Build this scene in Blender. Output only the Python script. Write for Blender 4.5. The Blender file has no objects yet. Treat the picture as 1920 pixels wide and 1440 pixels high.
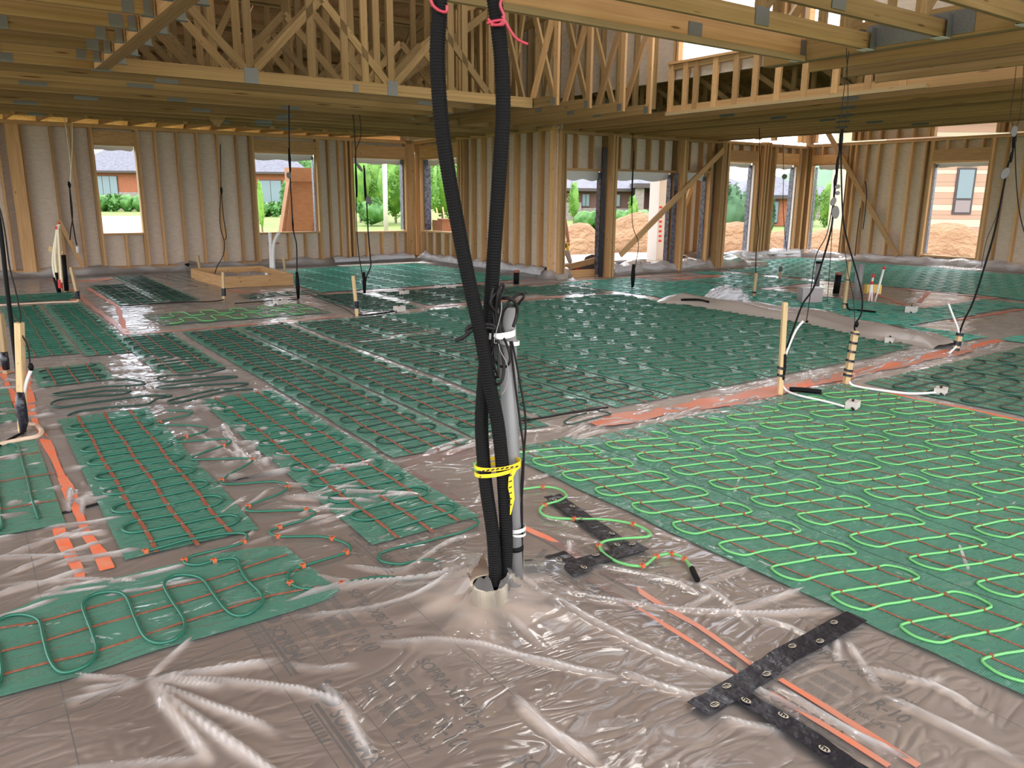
import bpy, bmesh, math, random
import numpy as np
from mathutils import Vector, Matrix
random.seed(7); np.random.seed(7)
D = bpy.data; SC = bpy.context.scene; COL = SC.collection
# ------------------------------------------------------------------ camera
F = 1463.0
PI_, YA, RO = math.radians(13.41), math.radians(35.19), math.radians(0.45)
fw = Vector((math.sin(YA)*math.cos(PI_), math.cos(YA)*math.cos(PI_), -math.sin(PI_)))
rt = Vector((math.cos(YA), -math.sin(YA), 0)); up = rt.cross(fw)
rt, up = math.cos(RO)*rt + math.sin(RO)*up, math.cos(RO)*up - math.sin(RO)*rt
CP = Vector((0, 0, 1.6))
cam = D.objects.new('camera', D.cameras.new('camera')); COL.objects.link(cam)
cam.matrix_world = Matrix.Translation(CP) @ Matrix((rt, up, -fw)).transposed().to_4x4()
cam.data.sensor_width = 36; cam.data.lens = F/1920*36; cam.data.clip_start = .05; cam.data.clip_end = 2000
SC.camera = cam
# ------------------------------------------------------------------ sky, sun, exposure
SC.view_settings.view_transform = 'Standard'; SC.view_settings.look = 'None'
SC.view_settings.gamma = 1; SC.view_settings.use_curve_mapping = False
SC.view_settings.exposure = 0.84
SC.cycles.max_bounces = 10; SC.cycles.diffuse_bounces = 6; SC.cycles.transparent_max_bounces = 16
SC.cycles.glossy_bounces = 3; SC.cycles.caustics_reflective = False; SC.cycles.caustics_refractive = False
SC.cycles.sample_clamp_indirect = 6; SC.cycles.use_denoising = True
W = D.worlds.new('overcast_sky'); SC.world = W; W.use_nodes = True
nt = W.node_tree; nt.nodes.clear()
wo = nt.nodes.new('ShaderNodeOutputWorld'); bg = nt.nodes.new('ShaderNodeBackground')
tc = nt.nodes.new('ShaderNodeTexCoord'); nz = nt.nodes.new('ShaderNodeTexNoise'); cr = nt.nodes.new('ShaderNodeValToRGB')
nz.inputs['Scale'].default_value = 2.2; nz.inputs['Detail'].default_value = 5
cr.color_ramp.elements[0].position = .35; cr.color_ramp.elements[0].color = (.82, .88, 1, 1)
cr.color_ramp.elements[1].position = .65; cr.color_ramp.elements[1].color = (1, 1, 1, 1)
nt.links.new(tc.outputs['Generated'], nz.inputs['Vector']); nt.links.new(nz.outputs['Fac'], cr.inputs['Fac'])
nt.links.new(cr.outputs['Color'], bg.inputs['Color']); nt.links.new(bg.outputs[0], wo.inputs[0])
bg.inputs['Strength'].default_value = 2.6
sun = D.objects.new('sun', D.lights.new('sun', 'SUN')); COL.objects.link(sun)
sun.data.energy = 1.2; sun.data.angle = math.radians(25); sun.data.color = (1, .95, .88)
sun.rotation_euler = (math.radians(38), 0, math.radians(150))

# ------------------------------------------------------------------ image-to-place helpers
def ray(px, py): return fw + rt*((px-960)/F) - up*((py-720)/F)
def P(px, py, z=0.0):
    d = ray(px, py); return CP + d*((z-CP.z)/d.z)
def onY(px, py, y):
    d = ray(px, py); return CP + d*(y/d.y)
def onX(px, py, x):
    d = ray(px, py); return CP + d*(x/d.x)
HF = Vector((math.sin(YA), math.cos(YA), 0))
def at_depth(px, py, base):
    """point on the view ray that stands in the upright plane through base"""
    d = ray(px, py); return CP + d*((Vector(base)-CP).dot(HF)/d.dot(HF))

# ------------------------------------------------------------------ materials
def nodes(m):
    m.use_nodes = True; t = m.node_tree; return t, t.nodes['Principled BSDF']
def mat(name, col, rough=.6, metal=0, spec=.5, noise=None, bump=None, emit=None, coords='Object', objvar=0):
    m = D.materials.new(name); t, b = nodes(m); N, L = t.nodes.new, t.links.new
    b.inputs['Base Color'].default_value = (*col, 1); b.inputs['Roughness'].default_value = rough
    b.inputs['Metallic'].default_value = metal; b.inputs['Specular IOR Level'].default_value = spec
    m.diffuse_color = (*col, 1)
    tcn = N('ShaderNodeTexCoord') if coords != 'World' else N('ShaderNodeNewGeometry')
    out = tcn.outputs[coords] if coords != 'World' else tcn.outputs['Position']
    src = None
    if noise:
        c2, sc, vec = noise
        mp = N('ShaderNodeMapping'); mp.inputs['Scale'].default_value = vec; L(out, mp.inputs['Vector'])
        n = N('ShaderNodeTexNoise'); n.inputs['Scale'].default_value = sc; n.inputs['Detail'].default_value = 5; L(mp.outputs[0], n.inputs['Vector'])
        r = N('ShaderNodeValToRGB'); r.color_ramp.elements[0].position = .32; r.color_ramp.elements[1].position = .68
        r.color_ramp.elements[0].color = (*col, 1); r.color_ramp.elements[1].color = (*c2, 1); L(n.outputs['Fac'], r.inputs['Fac'])
        src = r.outputs['Color']
    if objvar:
        oi = N('ShaderNodeObjectInfo'); mr = N('ShaderNodeMapRange'); mr.inputs['To Min'].default_value = 1-objvar; mr.inputs['To Max'].default_value = 1+objvar
        L(oi.outputs['Random'], mr.inputs['Value']); hv = N('ShaderNodeHueSaturation'); L(mr.outputs[0], hv.inputs['Value'])
        if src: L(src, hv.inputs['Color'])
        else: hv.inputs['Color'].default_value = (*col, 1)
        src = hv.outputs['Color']
    if src: L(src, b.inputs['Base Color'])
    if bump:
        sc, st, dist = bump
        n2 = N('ShaderNodeTexNoise'); n2.inputs['Scale'].default_value = sc; n2.inputs['Detail'].default_value = 4; L(out, n2.inputs['Vector'])
        bp = N('ShaderNodeBump'); bp.inputs['Strength'].default_value = st; bp.inputs['Distance'].default_value = dist
        L(n2.outputs['Fac'], bp.inputs['Height']); L(bp.outputs[0], b.inputs['Normal'])
    if emit:
        b.inputs['Emission Color'].default_value = (*emit[:3], 1); b.inputs['Emission Strength'].default_value = emit[3]
    return m
def wood(name, c1, c2, knots=True):
    """sawn softwood: the grain runs along the piece's own Z, the unit piece is scaled to size"""
    m = D.materials.new(name); t, b = nodes(m); N, L = t.nodes.new, t.links.new
    tcn = N('ShaderNodeTexCoord'); oi = N('ShaderNodeObjectInfo'); add = N('ShaderNodeVectorMath'); add.operation = 'ADD'
    cmb = N('ShaderNodeCombineXYZ'); mul = N('ShaderNodeMath'); mul.operation = 'MULTIPLY'; mul.inputs[1].default_value = 37
    L(oi.outputs['Random'], mul.inputs[0])
    for k in range(3): L(mul.outputs[0], cmb.inputs[k])
    L(tcn.outputs['Object'], add.inputs[0]); L(cmb.outputs[0], add.inputs[1])
    mp = N('ShaderNodeMapping'); mp.inputs['Scale'].default_value = (2.6, 2.6, 1.6); L(add.outputs[0], mp.inputs['Vector'])
    n = N('ShaderNodeTexNoise'); n.inputs['Scale'].default_value = 2.5; n.inputs['Detail'].default_value = 6; n.inputs['Distortion'].default_value = .6; L(mp.outputs[0], n.inputs['Vector'])
    r = N('ShaderNodeValToRGB'); r.color_ramp.elements[0].position = .3; r.color_ramp.elements[1].position = .72
    r.color_ramp.elements[0].color = (*c1, 1); r.color_ramp.elements[1].color = (*c2, 1); L(n.outputs['Fac'], r.inputs['Fac'])
    col = r.outputs['Color']
    if knots:
        v = N('ShaderNodeTexVoronoi'); v.inputs['Scale'].default_value = 3.0; mp2 = N('ShaderNodeMapping'); mp2.inputs['Scale'].default_value = (.6, .6, 3.2)
        L(add.outputs[0], mp2.inputs['Vector']); L(mp2.outputs[0], v.inputs['Vector'])
        r2 = N('ShaderNodeValToRGB'); r2.color_ramp.elements[0].position = .06; r2.color_ramp.elements[0].color = (.22, .12, .05, 1)
        r2.color_ramp.elements[1].position = .13; r2.color_ramp.elements[1].color = (1, 1, 1, 1); L(v.outputs['Distance'], r2.inputs['Fac'])
        mx = N('ShaderNodeMix'); mx.data_type = 'RGBA'; mx.blend_type = 'MULTIPLY'; mx.inputs[0].default_value = .8
        L(col, mx.inputs[6]); L(r2.outputs['Color'], mx.inputs[7]); col = mx.outputs[2]
    mr = N('ShaderNodeMapRange'); mr.inputs['To Min'].default_value = .70; mr.inputs['To Max'].default_value = 1.25; L(oi.outputs['Random'], mr.inputs['Value'])
    hv = N('ShaderNodeHueSaturation'); L(mr.outputs[0], hv.inputs['Value']); L(col, hv.inputs['Color']); L(hv.outputs[0], b.inputs['Base Color'])
    b.inputs['Roughness'].default_value = .7; b.inputs['Specular IOR Level'].default_value = .25
    return m
M = {}
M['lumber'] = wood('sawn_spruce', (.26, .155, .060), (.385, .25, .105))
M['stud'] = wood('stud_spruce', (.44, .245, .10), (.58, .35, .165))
M['plank'] = wood('pale_plank', (.44, .30, .15), (.55, .39, .21))
M['osb'] = mat('roof_sheathing', (.62, .31, .15), .8, noise=((.76, .43, .24), 14, (1, 1, 1)), coords='World')
M['ply'] = mat('plywood_brown', (0.298, 0.124, 0.0527), .7, noise=((0.36, 0.167, 0.0744), 5, (1, 1, 4)))
M['deck'] = mat('deck_plywood', (0.384, 0.236, 0.124), .75, noise=((0.434, 0.285, 0.161), 4, (1, 1, 1)), coords='World')
M['panel'] = mat('white_foam_sheathing', (.68, .56, .44), .75, noise=((.58, .475, .365), 9, (1, 1, 2.5)), coords='World')
M['membrane'] = mat('pale_wrap', (.64, .62, .6), .5)
M['steel'] = mat('galvanised_steel', (.24, .24, .225), .5, .5, noise=((.15, .15, .14), 40, (1, 1, 1)))
M['concrete'] = mat('concrete', (.42, .36, .3), .85, noise=((.34, .3, .25), 6, (1, 1, 1)), coords='World')
M['foam'] = mat('brown_grey_foam_board', (.66, .52, .43), .8, noise=((.74, .59, .49), 1.6, (1, 1, 1)), coords='World', objvar=.035)
M['ink'] = mat('board_print_ink', (.12, .095, .08), .8)
M['inkline'] = mat('marker_ink', (.05, .035, .03), .8)
M['orange'] = mat('orange_marking_paint', (.72, .14, .055), .5, noise=((.62, .22, .13), 18, (1, 1, 1)), coords='World')
M['orange_faint'] = mat('faint_orange_paint', (.72, .25, .14), .6, noise=((.48, .28, .2), 9, (1, 1, 1)), coords='World')
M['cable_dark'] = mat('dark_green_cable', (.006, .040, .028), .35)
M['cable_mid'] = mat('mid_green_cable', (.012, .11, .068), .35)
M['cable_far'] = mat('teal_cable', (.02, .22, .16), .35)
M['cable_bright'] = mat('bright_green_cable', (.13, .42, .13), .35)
M['strap'] = mat('rust_strap', (.20, .048, .022), .5, noise=((.30, .11, .07), 60, (1, 1, 1)), coords='World')
M['tie'] = mat('orange_tie', (.5, .11, .04), .5)
M['blacktape'] = mat('black_tape', (.012, .012, .018), .22, bump=(26, .5, .01), coords='World')
M['black'] = mat('black_plastic', (.006, .0055, .0055), .6, spec=.12)
M['cord'] = mat('black_cord', (.009, .007, .007), .55, spec=.25)
M['pvc'] = mat('grey_pvc', (.20, .195, .19), .45, noise=((.25, .24, .235), 3, (1, 1, 1)))
M['white'] = mat('white_plastic', (.75, .73, .7), .4)
M['cream'] = mat('cream_plastic', (.78, .7, .52), .45)
M['tan'] = mat('tan_tube', (.62, .46, .33), .4)
M['red'] = mat('red_plastic', (.6, .03, .03), .4)
M['pink'] = mat('pink_ribbon', (.38, .028, .05), .45)
M['yellow'] = mat('yellow_caution_tape', (.85, .58, .02), .45)
M['badge'] = mat('badge_print', (.40, .35, .26), .5)
M['skin'] = mat('skin', (.55, .25, .15), .6)
M['trouser'] = mat('dark_trousers', (.07, .05, .045), .8)
M['sock'] = mat('grey_work_sock', (.4, .33, .28), .8)
M['grass'] = mat('lawn_grass', (0.093, 0.149, 0.0217), .9, noise=((0.167, 0.205, 0.0434), .6, (1, 1, 1)), bump=(4, .6, .1), coords='World')
M['soil'] = mat('orange_soil', (.235, .125, .06), .95, noise=((.32, .19, .10), 1.6, (1, 1, 1)), bump=(5, .9, .25), coords='World')
M['drive'] = mat('pale_concrete_drive', (0.26, 0.217, 0.217), .8)
M['leafA'] = mat('spring_leaves', (0.062, 0.186, 0.0186), .6, noise=((0.161, 0.31, 0.0372), 2, (1, 1, 1)), coords='World')
M['leafB'] = mat('hedge_leaves', (0.031, 0.124, 0.0186), .6, noise=((0.0868, 0.223, 0.0372), 3, (1, 1, 1)), coords='World')
M['leafC'] = mat('spruce_needles', (0.031, 0.093, 0.0434), .7, noise=((0.0744, 0.167, 0.0744), 2, (1, 1, 1)), coords='World')
M['bark'] = mat('bark', (.16, .11, .08), .9)
M['shingle'] = mat('grey_shingles', (0.105, 0.105, 0.13), .85, noise=((0.155, 0.155, 0.186), 3, (1, 1, 1)), coords='World')
M['redbrick'] = mat('red_orange_cladding', (0.279, 0.0806, 0.0372), .8, noise=((0.322, 0.118, 0.0558), 6, (1, 1, 1)), coords='World')
M['stone'] = mat('pale_stone', (0.298, 0.26, 0.236), .85, noise=((0.223, 0.186, 0.167), 3, (1, 1, 2)), coords='World')
M['brownwall'] = mat('brown_cladding', (0.124, 0.062, 0.0496), .8)
M['fascia'] = mat('dark_fascia', (.06, .045, .045), .6)
M['glass'] = mat('window_glass', (0.155, 0.217, 0.236), .1)
M['siding'] = mat('cream_orange_siding', (.44, .27, .19), .75)
M['siding2'] = mat('cream_siding', (.56, .47, .34), .75)
M['hill'] = mat('far_hill_forest', (0.0806, 0.149, 0.105), .95, noise=((0.124, 0.205, 0.124), .05, (1, 1, 1)), coords='World')
M['knot'] = mat('plum_conduit_top', (.3, .1, .06), .6)
def translucent(name, col, base, haze, rough, linefac=0.0, scale=110, bstr=.4, fold=0, nsc=5.5, gk=1.0):
    """see-through sheet or net: part of it lets light straight through, the rest is coloured and glossy"""
    m = D.materials.new(name); m.use_nodes = True; t = m.node_tree; t.nodes.clear(); N, L = t.nodes.new, t.links.new
    o = N('ShaderNodeOutputMaterial'); tr = N('ShaderNodeBsdfTransparent'); pr = N('ShaderNodeBsdfDiffuse'); gl = N('ShaderNodeBsdfGlossy')
    pr.inputs['Color'].default_value = (*col, 1); tr.inputs['Color'].default_value = (*base, 1); gl.inputs['Roughness'].default_value = rough
    g = N('ShaderNodeNewGeometry'); mp = N('ShaderNodeMapping'); L(g.outputs['Position'], mp.inputs['Vector'])
    mp.inputs['Scale'].default_value = (1, 2.2, 1); mp.inputs['Rotation'].default_value = (0, 0, .5)
    n = N('ShaderNodeTexNoise'); n.inputs['Scale'].default_value = nsc; n.inputs['Detail'].default_value = 2; n.inputs['Distortion'].default_value = 1.6; L(mp.outputs[0], n.inputs['Vector'])
    # creases: the ridge of a folded noise
    a = N('ShaderNodeMath'); a.operation = 'SUBTRACT'; a.inputs[1].default_value = .5; L(n.outputs['Fac'], a.inputs[0])
    ab = N('ShaderNodeMath'); ab.operation = 'ABSOLUTE'; L(a.outputs[0], ab.inputs[0])
    pw = N('ShaderNodeMath'); pw.operation = 'POWER'; pw.inputs[1].default_value = .55; L(ab.outputs[0], pw.inputs[0])
    bp = N('ShaderNodeBump'); bp.inputs['Strength'].default_value = bstr; bp.inputs['Distance'].default_value = .05; bp.invert = True
    L(pw.outputs[0], bp.inputs['Height'])
    L(bp.outputs[0], gl.inputs['Normal'])
    fr = N('ShaderNodeFresnel'); fr.inputs['IOR'].default_value = 1.5; L(bp.outputs[0], fr.inputs['Normal'])
    m1 = N('ShaderNodeMixShader'); m1.inputs[0].default_value = haze; L(tr.outputs[0], m1.inputs[1]); L(pr.outputs[0], m1.inputs[2])
    if linefac:
        w = N('ShaderNodeTexWave'); w.inputs['Scale'].default_value = scale/2/3.14*1.0; w.bands_direction = 'Y'; L(g.outputs['Position'], w.inputs['Vector'])
        mr = N('ShaderNodeMapRange'); mr.inputs['To Min'].default_value = haze-linefac; mr.inputs['To Max'].default_value = min(1, haze+linefac); L(w.outputs['Fac'], mr.inputs['Value']); L(mr.outputs[0], m1.inputs[0])
    if gk < 1:   # a net seen edge-on closes up
        lw = N('ShaderNodeLayerWeight'); lw.inputs['Blend'].default_value = .5; p4 = N('ShaderNodeMath'); p4.operation = 'POWER'; p4.inputs[1].default_value = 4; L(lw.outputs['Facing'], p4.inputs[0])
        m4 = N('ShaderNodeMath'); m4.operation = 'MULTIPLY_ADD'; m4.inputs[1].default_value = .6; m4.use_clamp = True; L(p4.outputs[0], m4.inputs[0])
        if linefac: L(mr.outputs[0], m4.inputs[2])
        else: m4.inputs[2].default_value = haze
        L(m4.outputs[0], m1.inputs[0])
    if fold:
        at = N('ShaderNodeAttribute'); at.attribute_name = 'fold'; mm = N('ShaderNodeMath'); mm.operation = 'MULTIPLY_ADD'; mm.inputs[1].default_value = fold; mm.inputs[2].default_value = haze; mm.use_clamp = True
        lw = N('ShaderNodeLayerWeight'); lw.inputs['Blend'].default_value = .5; p4 = N('ShaderNodeMath'); p4.operation = 'POWER'; p4.inputs[1].default_value = 5; L(lw.outputs['Facing'], p4.inputs[0])
        m4 = N('ShaderNodeMath'); m4.operation = 'MULTIPLY_ADD'; m4.inputs[1].default_value = .5; m4.use_clamp = True; L(p4.outputs[0], m4.inputs[0]); L(mm.outputs[0], m4.inputs[2])
        L(at.outputs['Fac'], mm.inputs[0]); L(m4.outputs[0], m1.inputs[0])
    m2 = N('ShaderNodeMixShader'); gm = N('ShaderNodeMath'); gm.operation = 'MULTIPLY'; gm.inputs[1].default_value = gk; L(fr.outputs[0], gm.inputs[0]); L(gm.outputs[0], m2.inputs[0]); L(m1.outputs[0], m2.inputs[1]); L(gl.outputs[0], m2.inputs[2])
    L(m2.outputs[0], o.inputs[0]); m.diffuse_color = (*col, 1)
    return m
M['film'] = translucent('clear_poly_film', (.92, .87, .84), (.98, .97, .96), .10, .09, bstr=.2, fold=.46, nsc=2.6)
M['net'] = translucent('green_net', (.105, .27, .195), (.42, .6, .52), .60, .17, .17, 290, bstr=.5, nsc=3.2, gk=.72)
M['net_far'] = translucent('green_net_window_lit', (.085, .56, .43), (.35, .7, .55), .93, .2, 0, bstr=.3, gk=.6)  # brighter copy of the net, window light on the far mats put into its colour
M['blueflash'] = mat('dark_flashing_tape', (.02, .022, .04), .35, noise=((.16, .17, .22), 16, (1, 1, 1)), coords='World')

# ------------------------------------------------------------------ object helpers
def tag(o, label=None, cat=None, group=None, kind=None):
    if label: o['label'] = label
    if cat: o['category'] = cat
    if group: o['group'] = group
    if kind: o['kind'] = kind
    return o
def root(name, loc=(0, 0, 0), label=None, cat=None, group=None, kind=None):
    o = D.objects.new(name, None); COL.objects.link(o); o.location = loc; o.empty_display_size = .1
    return tag(o, label, cat, group, kind)
def adopt(o, par):
    if par is not None:
        o.parent = par; o.matrix_parent_inverse = Matrix.Translation(-world_loc(par))
    return o
def world_loc(o):
    # roots are only ever moved, never turned; children carry world coordinates
    return Vector(o.location) if o.parent is None else Vector(o.matrix_basis.translation)
def raw(name, verts, faces, m, par=None, smooth=False):
    me = D.meshes.new(name); me.from_pydata([tuple(v) for v in verts], [], faces); me.materials.append(m)
    if smooth: me.shade_smooth()
    o = D.objects.new(name, me); COL.objects.link(o)
    if par is not None:
        o.parent = par; o.matrix_parent_inverse = child_inv(par)
    return o
def child_inv(par):
    mw = Matrix.Identity(4); chain = []
    p = par
    while p is not None: chain.append(p); p = p.parent
    for q in reversed(chain): mw = mw @ q.matrix_parent_inverse @ q.matrix_basis
    return mw.inverted()
_unit = {}
def unit(m):
    if m.name not in _unit:
        bm = bmesh.new(); bmesh.ops.create_cube(bm, size=1); me = D.meshes.new('sawn_piece_'+m.name); bm.to_mesh(me); bm.free(); me.materials.append(m); _unit[m.name] = me
    return _unit[m.name]
def beam(name, a, b, w, d, m='lumber', par=None, upv=None):
    """a sawn piece from a to b: w across, d along upv"""
    a, b = Vector(a), Vector(b); z = (b-a); L = z.length; z.normalize()
    u = Vector(upv) if upv else (Vector((0, 0, 1)) if abs(z.z) < .9 else Vector((0, 1, 0)))
    y = (u - z*u.dot(z)).normalized(); x = y.cross(z)
    mt = Matrix((x*w, y*d, z*L)).transposed().to_4x4(); mt.translation = (a+b)/2
    o = D.objects.new(name, unit(M[m])); COL.objects.link(o)
    if par is not None: o.parent = par; o.matrix_parent_inverse = child_inv(par)
    o.matrix_basis = mt
    return o
def block(name, x0, x1, y0, y1, z0, z1, m, par=None):
    return beam(name, ((x0+x1)/2, (y0+y1)/2, z0), ((x0+x1)/2, (y0+y1)/2, z1), abs(y1-y0), abs(x1-x0), m, par, upv=(1, 0, 0))
class MB:
    def __init__(s): s.v = []; s.f = []
    def add(s, v, f): n = len(s.v); s.v += [tuple(q) for q in v]; s.f += [tuple(i+n for i in q) for q in f]
    def box(s, x0, x1, y0, y1, z0, z1):
        s.add([(x, y, z) for x in (x0, x1) for y in (y0, y1) for z in (z0, z1)], [(0, 1, 3, 2), (4, 6, 7, 5), (0, 4, 5, 1), (2, 3, 7, 6), (0, 2, 6, 4), (1, 5, 7, 3)])
    def tube(s, pts, r, n=6, cap=True):
        pts = [Vector(p) for p in pts]; k = len(pts); vs = []; x = None
        for i, p in enumerate(pts):
            t = (pts[min(i+1, k-1)] - pts[max(i-1, 0)]).normalized()
            if x is None: x = t.orthogonal().normalized()
            x = (x - t*x.dot(t)).normalized(); y = t.cross(x); rr = r[i] if isinstance(r, (list, tuple)) else r
            for j in range(n):
                a = 2*math.pi*j/n; vs.append(p + (x*math.cos(a) + y*math.sin(a))*rr)
        fs = [(i*n+j, i*n+(j+1) % n, (i+1)*n+(j+1) % n, (i+1)*n+j) for i in range(k-1) for j in range(n)]
        if cap: fs += [tuple(range(n-1, -1, -1)), tuple((k-1)*n+j for j in range(n))]
        s.add(vs, fs)
    def ribbon(s, pts, w, th=.002, side=None):
        pts = [Vector(p) for p in pts]; k = len(pts); vs = []
        for i, p in enumerate(pts):
            t = (pts[min(i+1, k-1)] - pts[max(i-1, 0)]).normalized(); sd = Vector(side) if side else t.cross(Vector((0, 0, 1))).normalized()
            nn = sd.cross(t).normalized()
            ww = w[i] if isinstance(w, (list, tuple)) else w
            vs += [p-sd*ww/2, p+sd*ww/2, p+sd*ww/2+nn*th, p-sd*ww/2+nn*th]
        fs = []
        for i in range(k-1):
            a, b = i*4, i*4+4
            fs += [(a, a+1, b+1, b), (a+1, a+2, b+2, b+1), (a+2, a+3, b+3, b+2), (a+3, a, b, b+3)]
        fs += [(3, 2, 1, 0), tuple((k-1)*4+j for j in range(4))]
        s.add(vs, fs)
    def obj(s, name, m, par=None, smooth=False):
        return raw(name, s.v, s.f, M[m], par, smooth)
def smooth_path(pts, sub=6, closed=False):
    pts = [Vector(p) for p in pts]; n = len(pts); out = []
    for i in range(n-1):
        p0, p1, p2, p3 = pts[max(i-1, 0)], pts[i], pts[i+1], pts[min(i+2, n-1)]
        for j in range(sub):
            t = j/sub
            out.append(.5*((2*p1)+(p2-p0)*t+(2*p0-5*p1+4*p2-p3)*t*t+(3*p1-p0-3*p2+p3)*t**3))
    out.append(pts[-1]); return out
def cyl(name, base, top, r, m, par=None, n=16, r2=None, hollow=False):
    b = MB(); base, top = Vector(base), Vector(top)
    if hollow:
        q = base+(top-base)*.9
        b.tube([base, top, top, q], [r, r, r*.86, r*.84], n)
    else: b.tube([base, top], [r, r2 or r], n)
    return b.obj(name, m, par, True if n > 8 and not hollow else False)
ORD = ['nearest', 'second', 'third', 'fourth', 'fifth', 'sixth', 'seventh', 'eighth', 'ninth', 'tenth', 'eleventh', 'twelfth', 'thirteenth', 'fourteenth', 'fifteenth', 'sixteenth']
# ================================================================== floor: insulation boards on the slab
floor = root('floor', (0, 0, 0), 'floor of brown-grey insulation boards under clear film', None, None, 'structure')
block('slab', -9, 21, -4, 18.4, -.30, -.055, 'concrete', floor)
fb = MB()
nb = 0
def board(x0, x1, y0, y1, par=floor):
    global nb; nb += 1
    return block('foam_board', x0+.002, x1-.002, y0+.002, y1-.002, -.05, 0, 'foam', par)
XS = [0.61*i for i in range(-2, 12)]
for i, x in enumerate(XS):
    y = -1.2 + (i % 2)*1.22
    while y < 11.5:
        board(x+.1, x+.71, y, y+2.44); y += 2.44
for i in range(9):
    for j in range(6):
        y0 = -2 + j*3.2
        board(-4.4+.65*i-.0 if False else 7.42+1.4*i, 7.42+1.4*(i+1), y0, y0+3.2)
for j in range(5): board(-6.0, -1.12, -1.2+3.9*j, -1.2+3.9*(j+1))
for i in range(6): board(-1.12+1.42*i, -1.12+1.42*(i+1), 12.1, 18.0)
# curb of the outer walls
CURB = MB()
for q in ((-9, 9.8, 17.8, 18.05), (9.7, 9.95, 12.2, 18.05), (11.2, 16.3, 12.22, 12.5), (15.9, 20.2, 13.85, 14.1), (19.95, 20.2, -4, 14.1)):
    CURB.box(q[0], q[1], q[2], q[3], 0, .13)
tag(CURB.obj('curb', 'concrete', floor))

# printing on the boards
def text(s, x, y, size, par, name='printed_text', m='ink', shear=0, sx=1):
    c = D.curves.new('print', 'FONT'); c.body = s; c.size = size; c.shear = shear; c.offset = size*.018
    t = D.objects.new('tmp', c); COL.objects.link(t); bpy.context.view_layer.update()
    me = D.meshes.new_from_object(t.evaluated_get(bpy.context.evaluated_depsgraph_get())); D.objects.remove(t)
    me.materials.clear(); me.materials.append(M[m])
    o = D.objects.new(name, me); COL.objects.link(o); o.location = (x, y, .0008); o.rotation_euler = (0, 0, -math.pi/2); o.scale = (sx, 1, 1)
    o.parent = par
    return o
def print_block(x, y):
    """letters run towards the camera, their tops point along +x"""
    text('SOPRA-XPS 20', x, y, .068, floor, shear=.12, sx=.86)
    text('2"', x-.035, y-.385, .062, floor, shear=.12, sx=.9)
    text('R-10', x-.125, y-.345, .085, floor, shear=.15, sx=.72)
    text('RSI-1.76', x-.20, y-.345, .034, floor, sx=.85)
    text('5,1', x-.245, y-.33, .034, floor)
    b = MB()
    rr = random.Random(3)
    for col, (c0, c1) in enumerate(((-.06, -.10), (-.115, -.165), (-.18, -.235))):
        k = 0; yy = y-.02
        while yy > y-.33:
            # fine print set in short blocks
            if not (.12 < (y-yy) % .16 < .15):
                l = rr.uniform(.75, 1); b.box(x+c0-(c0-c1)*l, x+c0, yy, yy+.0032, .0006, .0010)
            yy -= .0075
    for q in ((-.268, .02, .5), (-.052, .0, .002)):
        b.box(x+q[0], x+q[0]+.0025, y-q[2], y-q[1], .0006, .001)
    b.box(x-.26, x-.06, y-.335, y-.333, .0006, .001)
    b.obj('fine_print', 'ink', floor)
    b = MB()   # bar of the maker's wordmark with the round emblem before it
    b.box(x-.385, x-.372, y-.45, y-.03, .0006, .001); b.box(x-.40, x-.394, y-.45, y-.03, .0006, .001)
    n = 20; b.add([(x-.325+.036*math.cos(2*math.pi*i/n), y-.03+.05*math.sin(2*math.pi*i/n), .001) for i in range(n)], [tuple(range(n))])
    b.add([(x-.385, y+.02, .001), (x-.30, y+.075, .001), (x-.285, y+.055, .001), (x-.36, y, .001)], [(3, 2, 1, 0)])
    for k in range(9): b.box(x-.44, x-.405, y-.06-.02*k, y-.052-.02*k, .0006, .001)
    b.obj('emblem_print', 'ink', floor)
    text('SOPREMA', x-.365, y-.10, .075, floor, sx=.92)
for bx, by in ((1.145, 2.205), (1.15, 2.815), (1.15, 1.60), (-.04, 3.22), (2.37, 2.6), (2.37, 1.5), (1.76, 3.3)):
    print_block(bx, by)
b = MB()
for pts in (((0, 1385), (95, 1350), (170, 1325), (235, 1285), (300, 1262), (360, 1238), (430, 1208), (500, 1180), (560, 1160)),
            ((150, 1320), (235, 1280), (330, 1255), (430, 1225), (560, 1190), (640, 1148), (700, 1120), (745, 1090)),
            ((0, 1350), (100, 1325), (170, 1300)), ((800, 1090), (860, 1070), (900, 1055)), ((720, 1140), (760, 1118), (800, 1095))):
    b.ribbon([P(x, y, .001) for x, y in pts], .0045, .0006)
b.obj('marker_line', 'inkline', floor)

# orange marking paint on the boards
b = MB()
def stripe(B, pts, w): B.ribbon([P(x, y, .0015) for x, y in pts], w, .0006)
c = lambda ox, oy, k, L: [(ox+x/k, oy+y/k) for x, y in L]
s_ = 3.4286
stripe(b, c(0, 720, s_, [(180, 120), (230, 250), (310, 400), (400, 600), (490, 790), (560, 970), (640, 1080), (690, 1190)]), [.03, .035, .04, .06, .05, .04, .055, .05])
stripe(b, c(0, 720, s_, [(365, 890), (400, 1000), (440, 1080), (500, 1190), (520, 1260)]), [.035, .05, .035, .05, .03])
stripe(b, c(0, 480, 4, [(0, 830), (60, 980), (110, 1090), (160, 1200)]), .05)
stripe(b, c(0, 480, 4, [(60, 880), (200, 870), (250, 1200)]), .04)
stripe(b, c(960, 1020, s_, [(480, 225), (700, 350), (1000, 540), (1300, 740), (1530, 890)]), .024)
stripe(b, c(960, 1020, s_, [(570, 170), (800, 290), (1200, 540), (1460, 730), (1620, 850)]), .027)
stripe(b, c(1360, 1020, s_, [(350, 880), (620, 1040), (900, 1220), (1240, 1440)]), .026)
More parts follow.
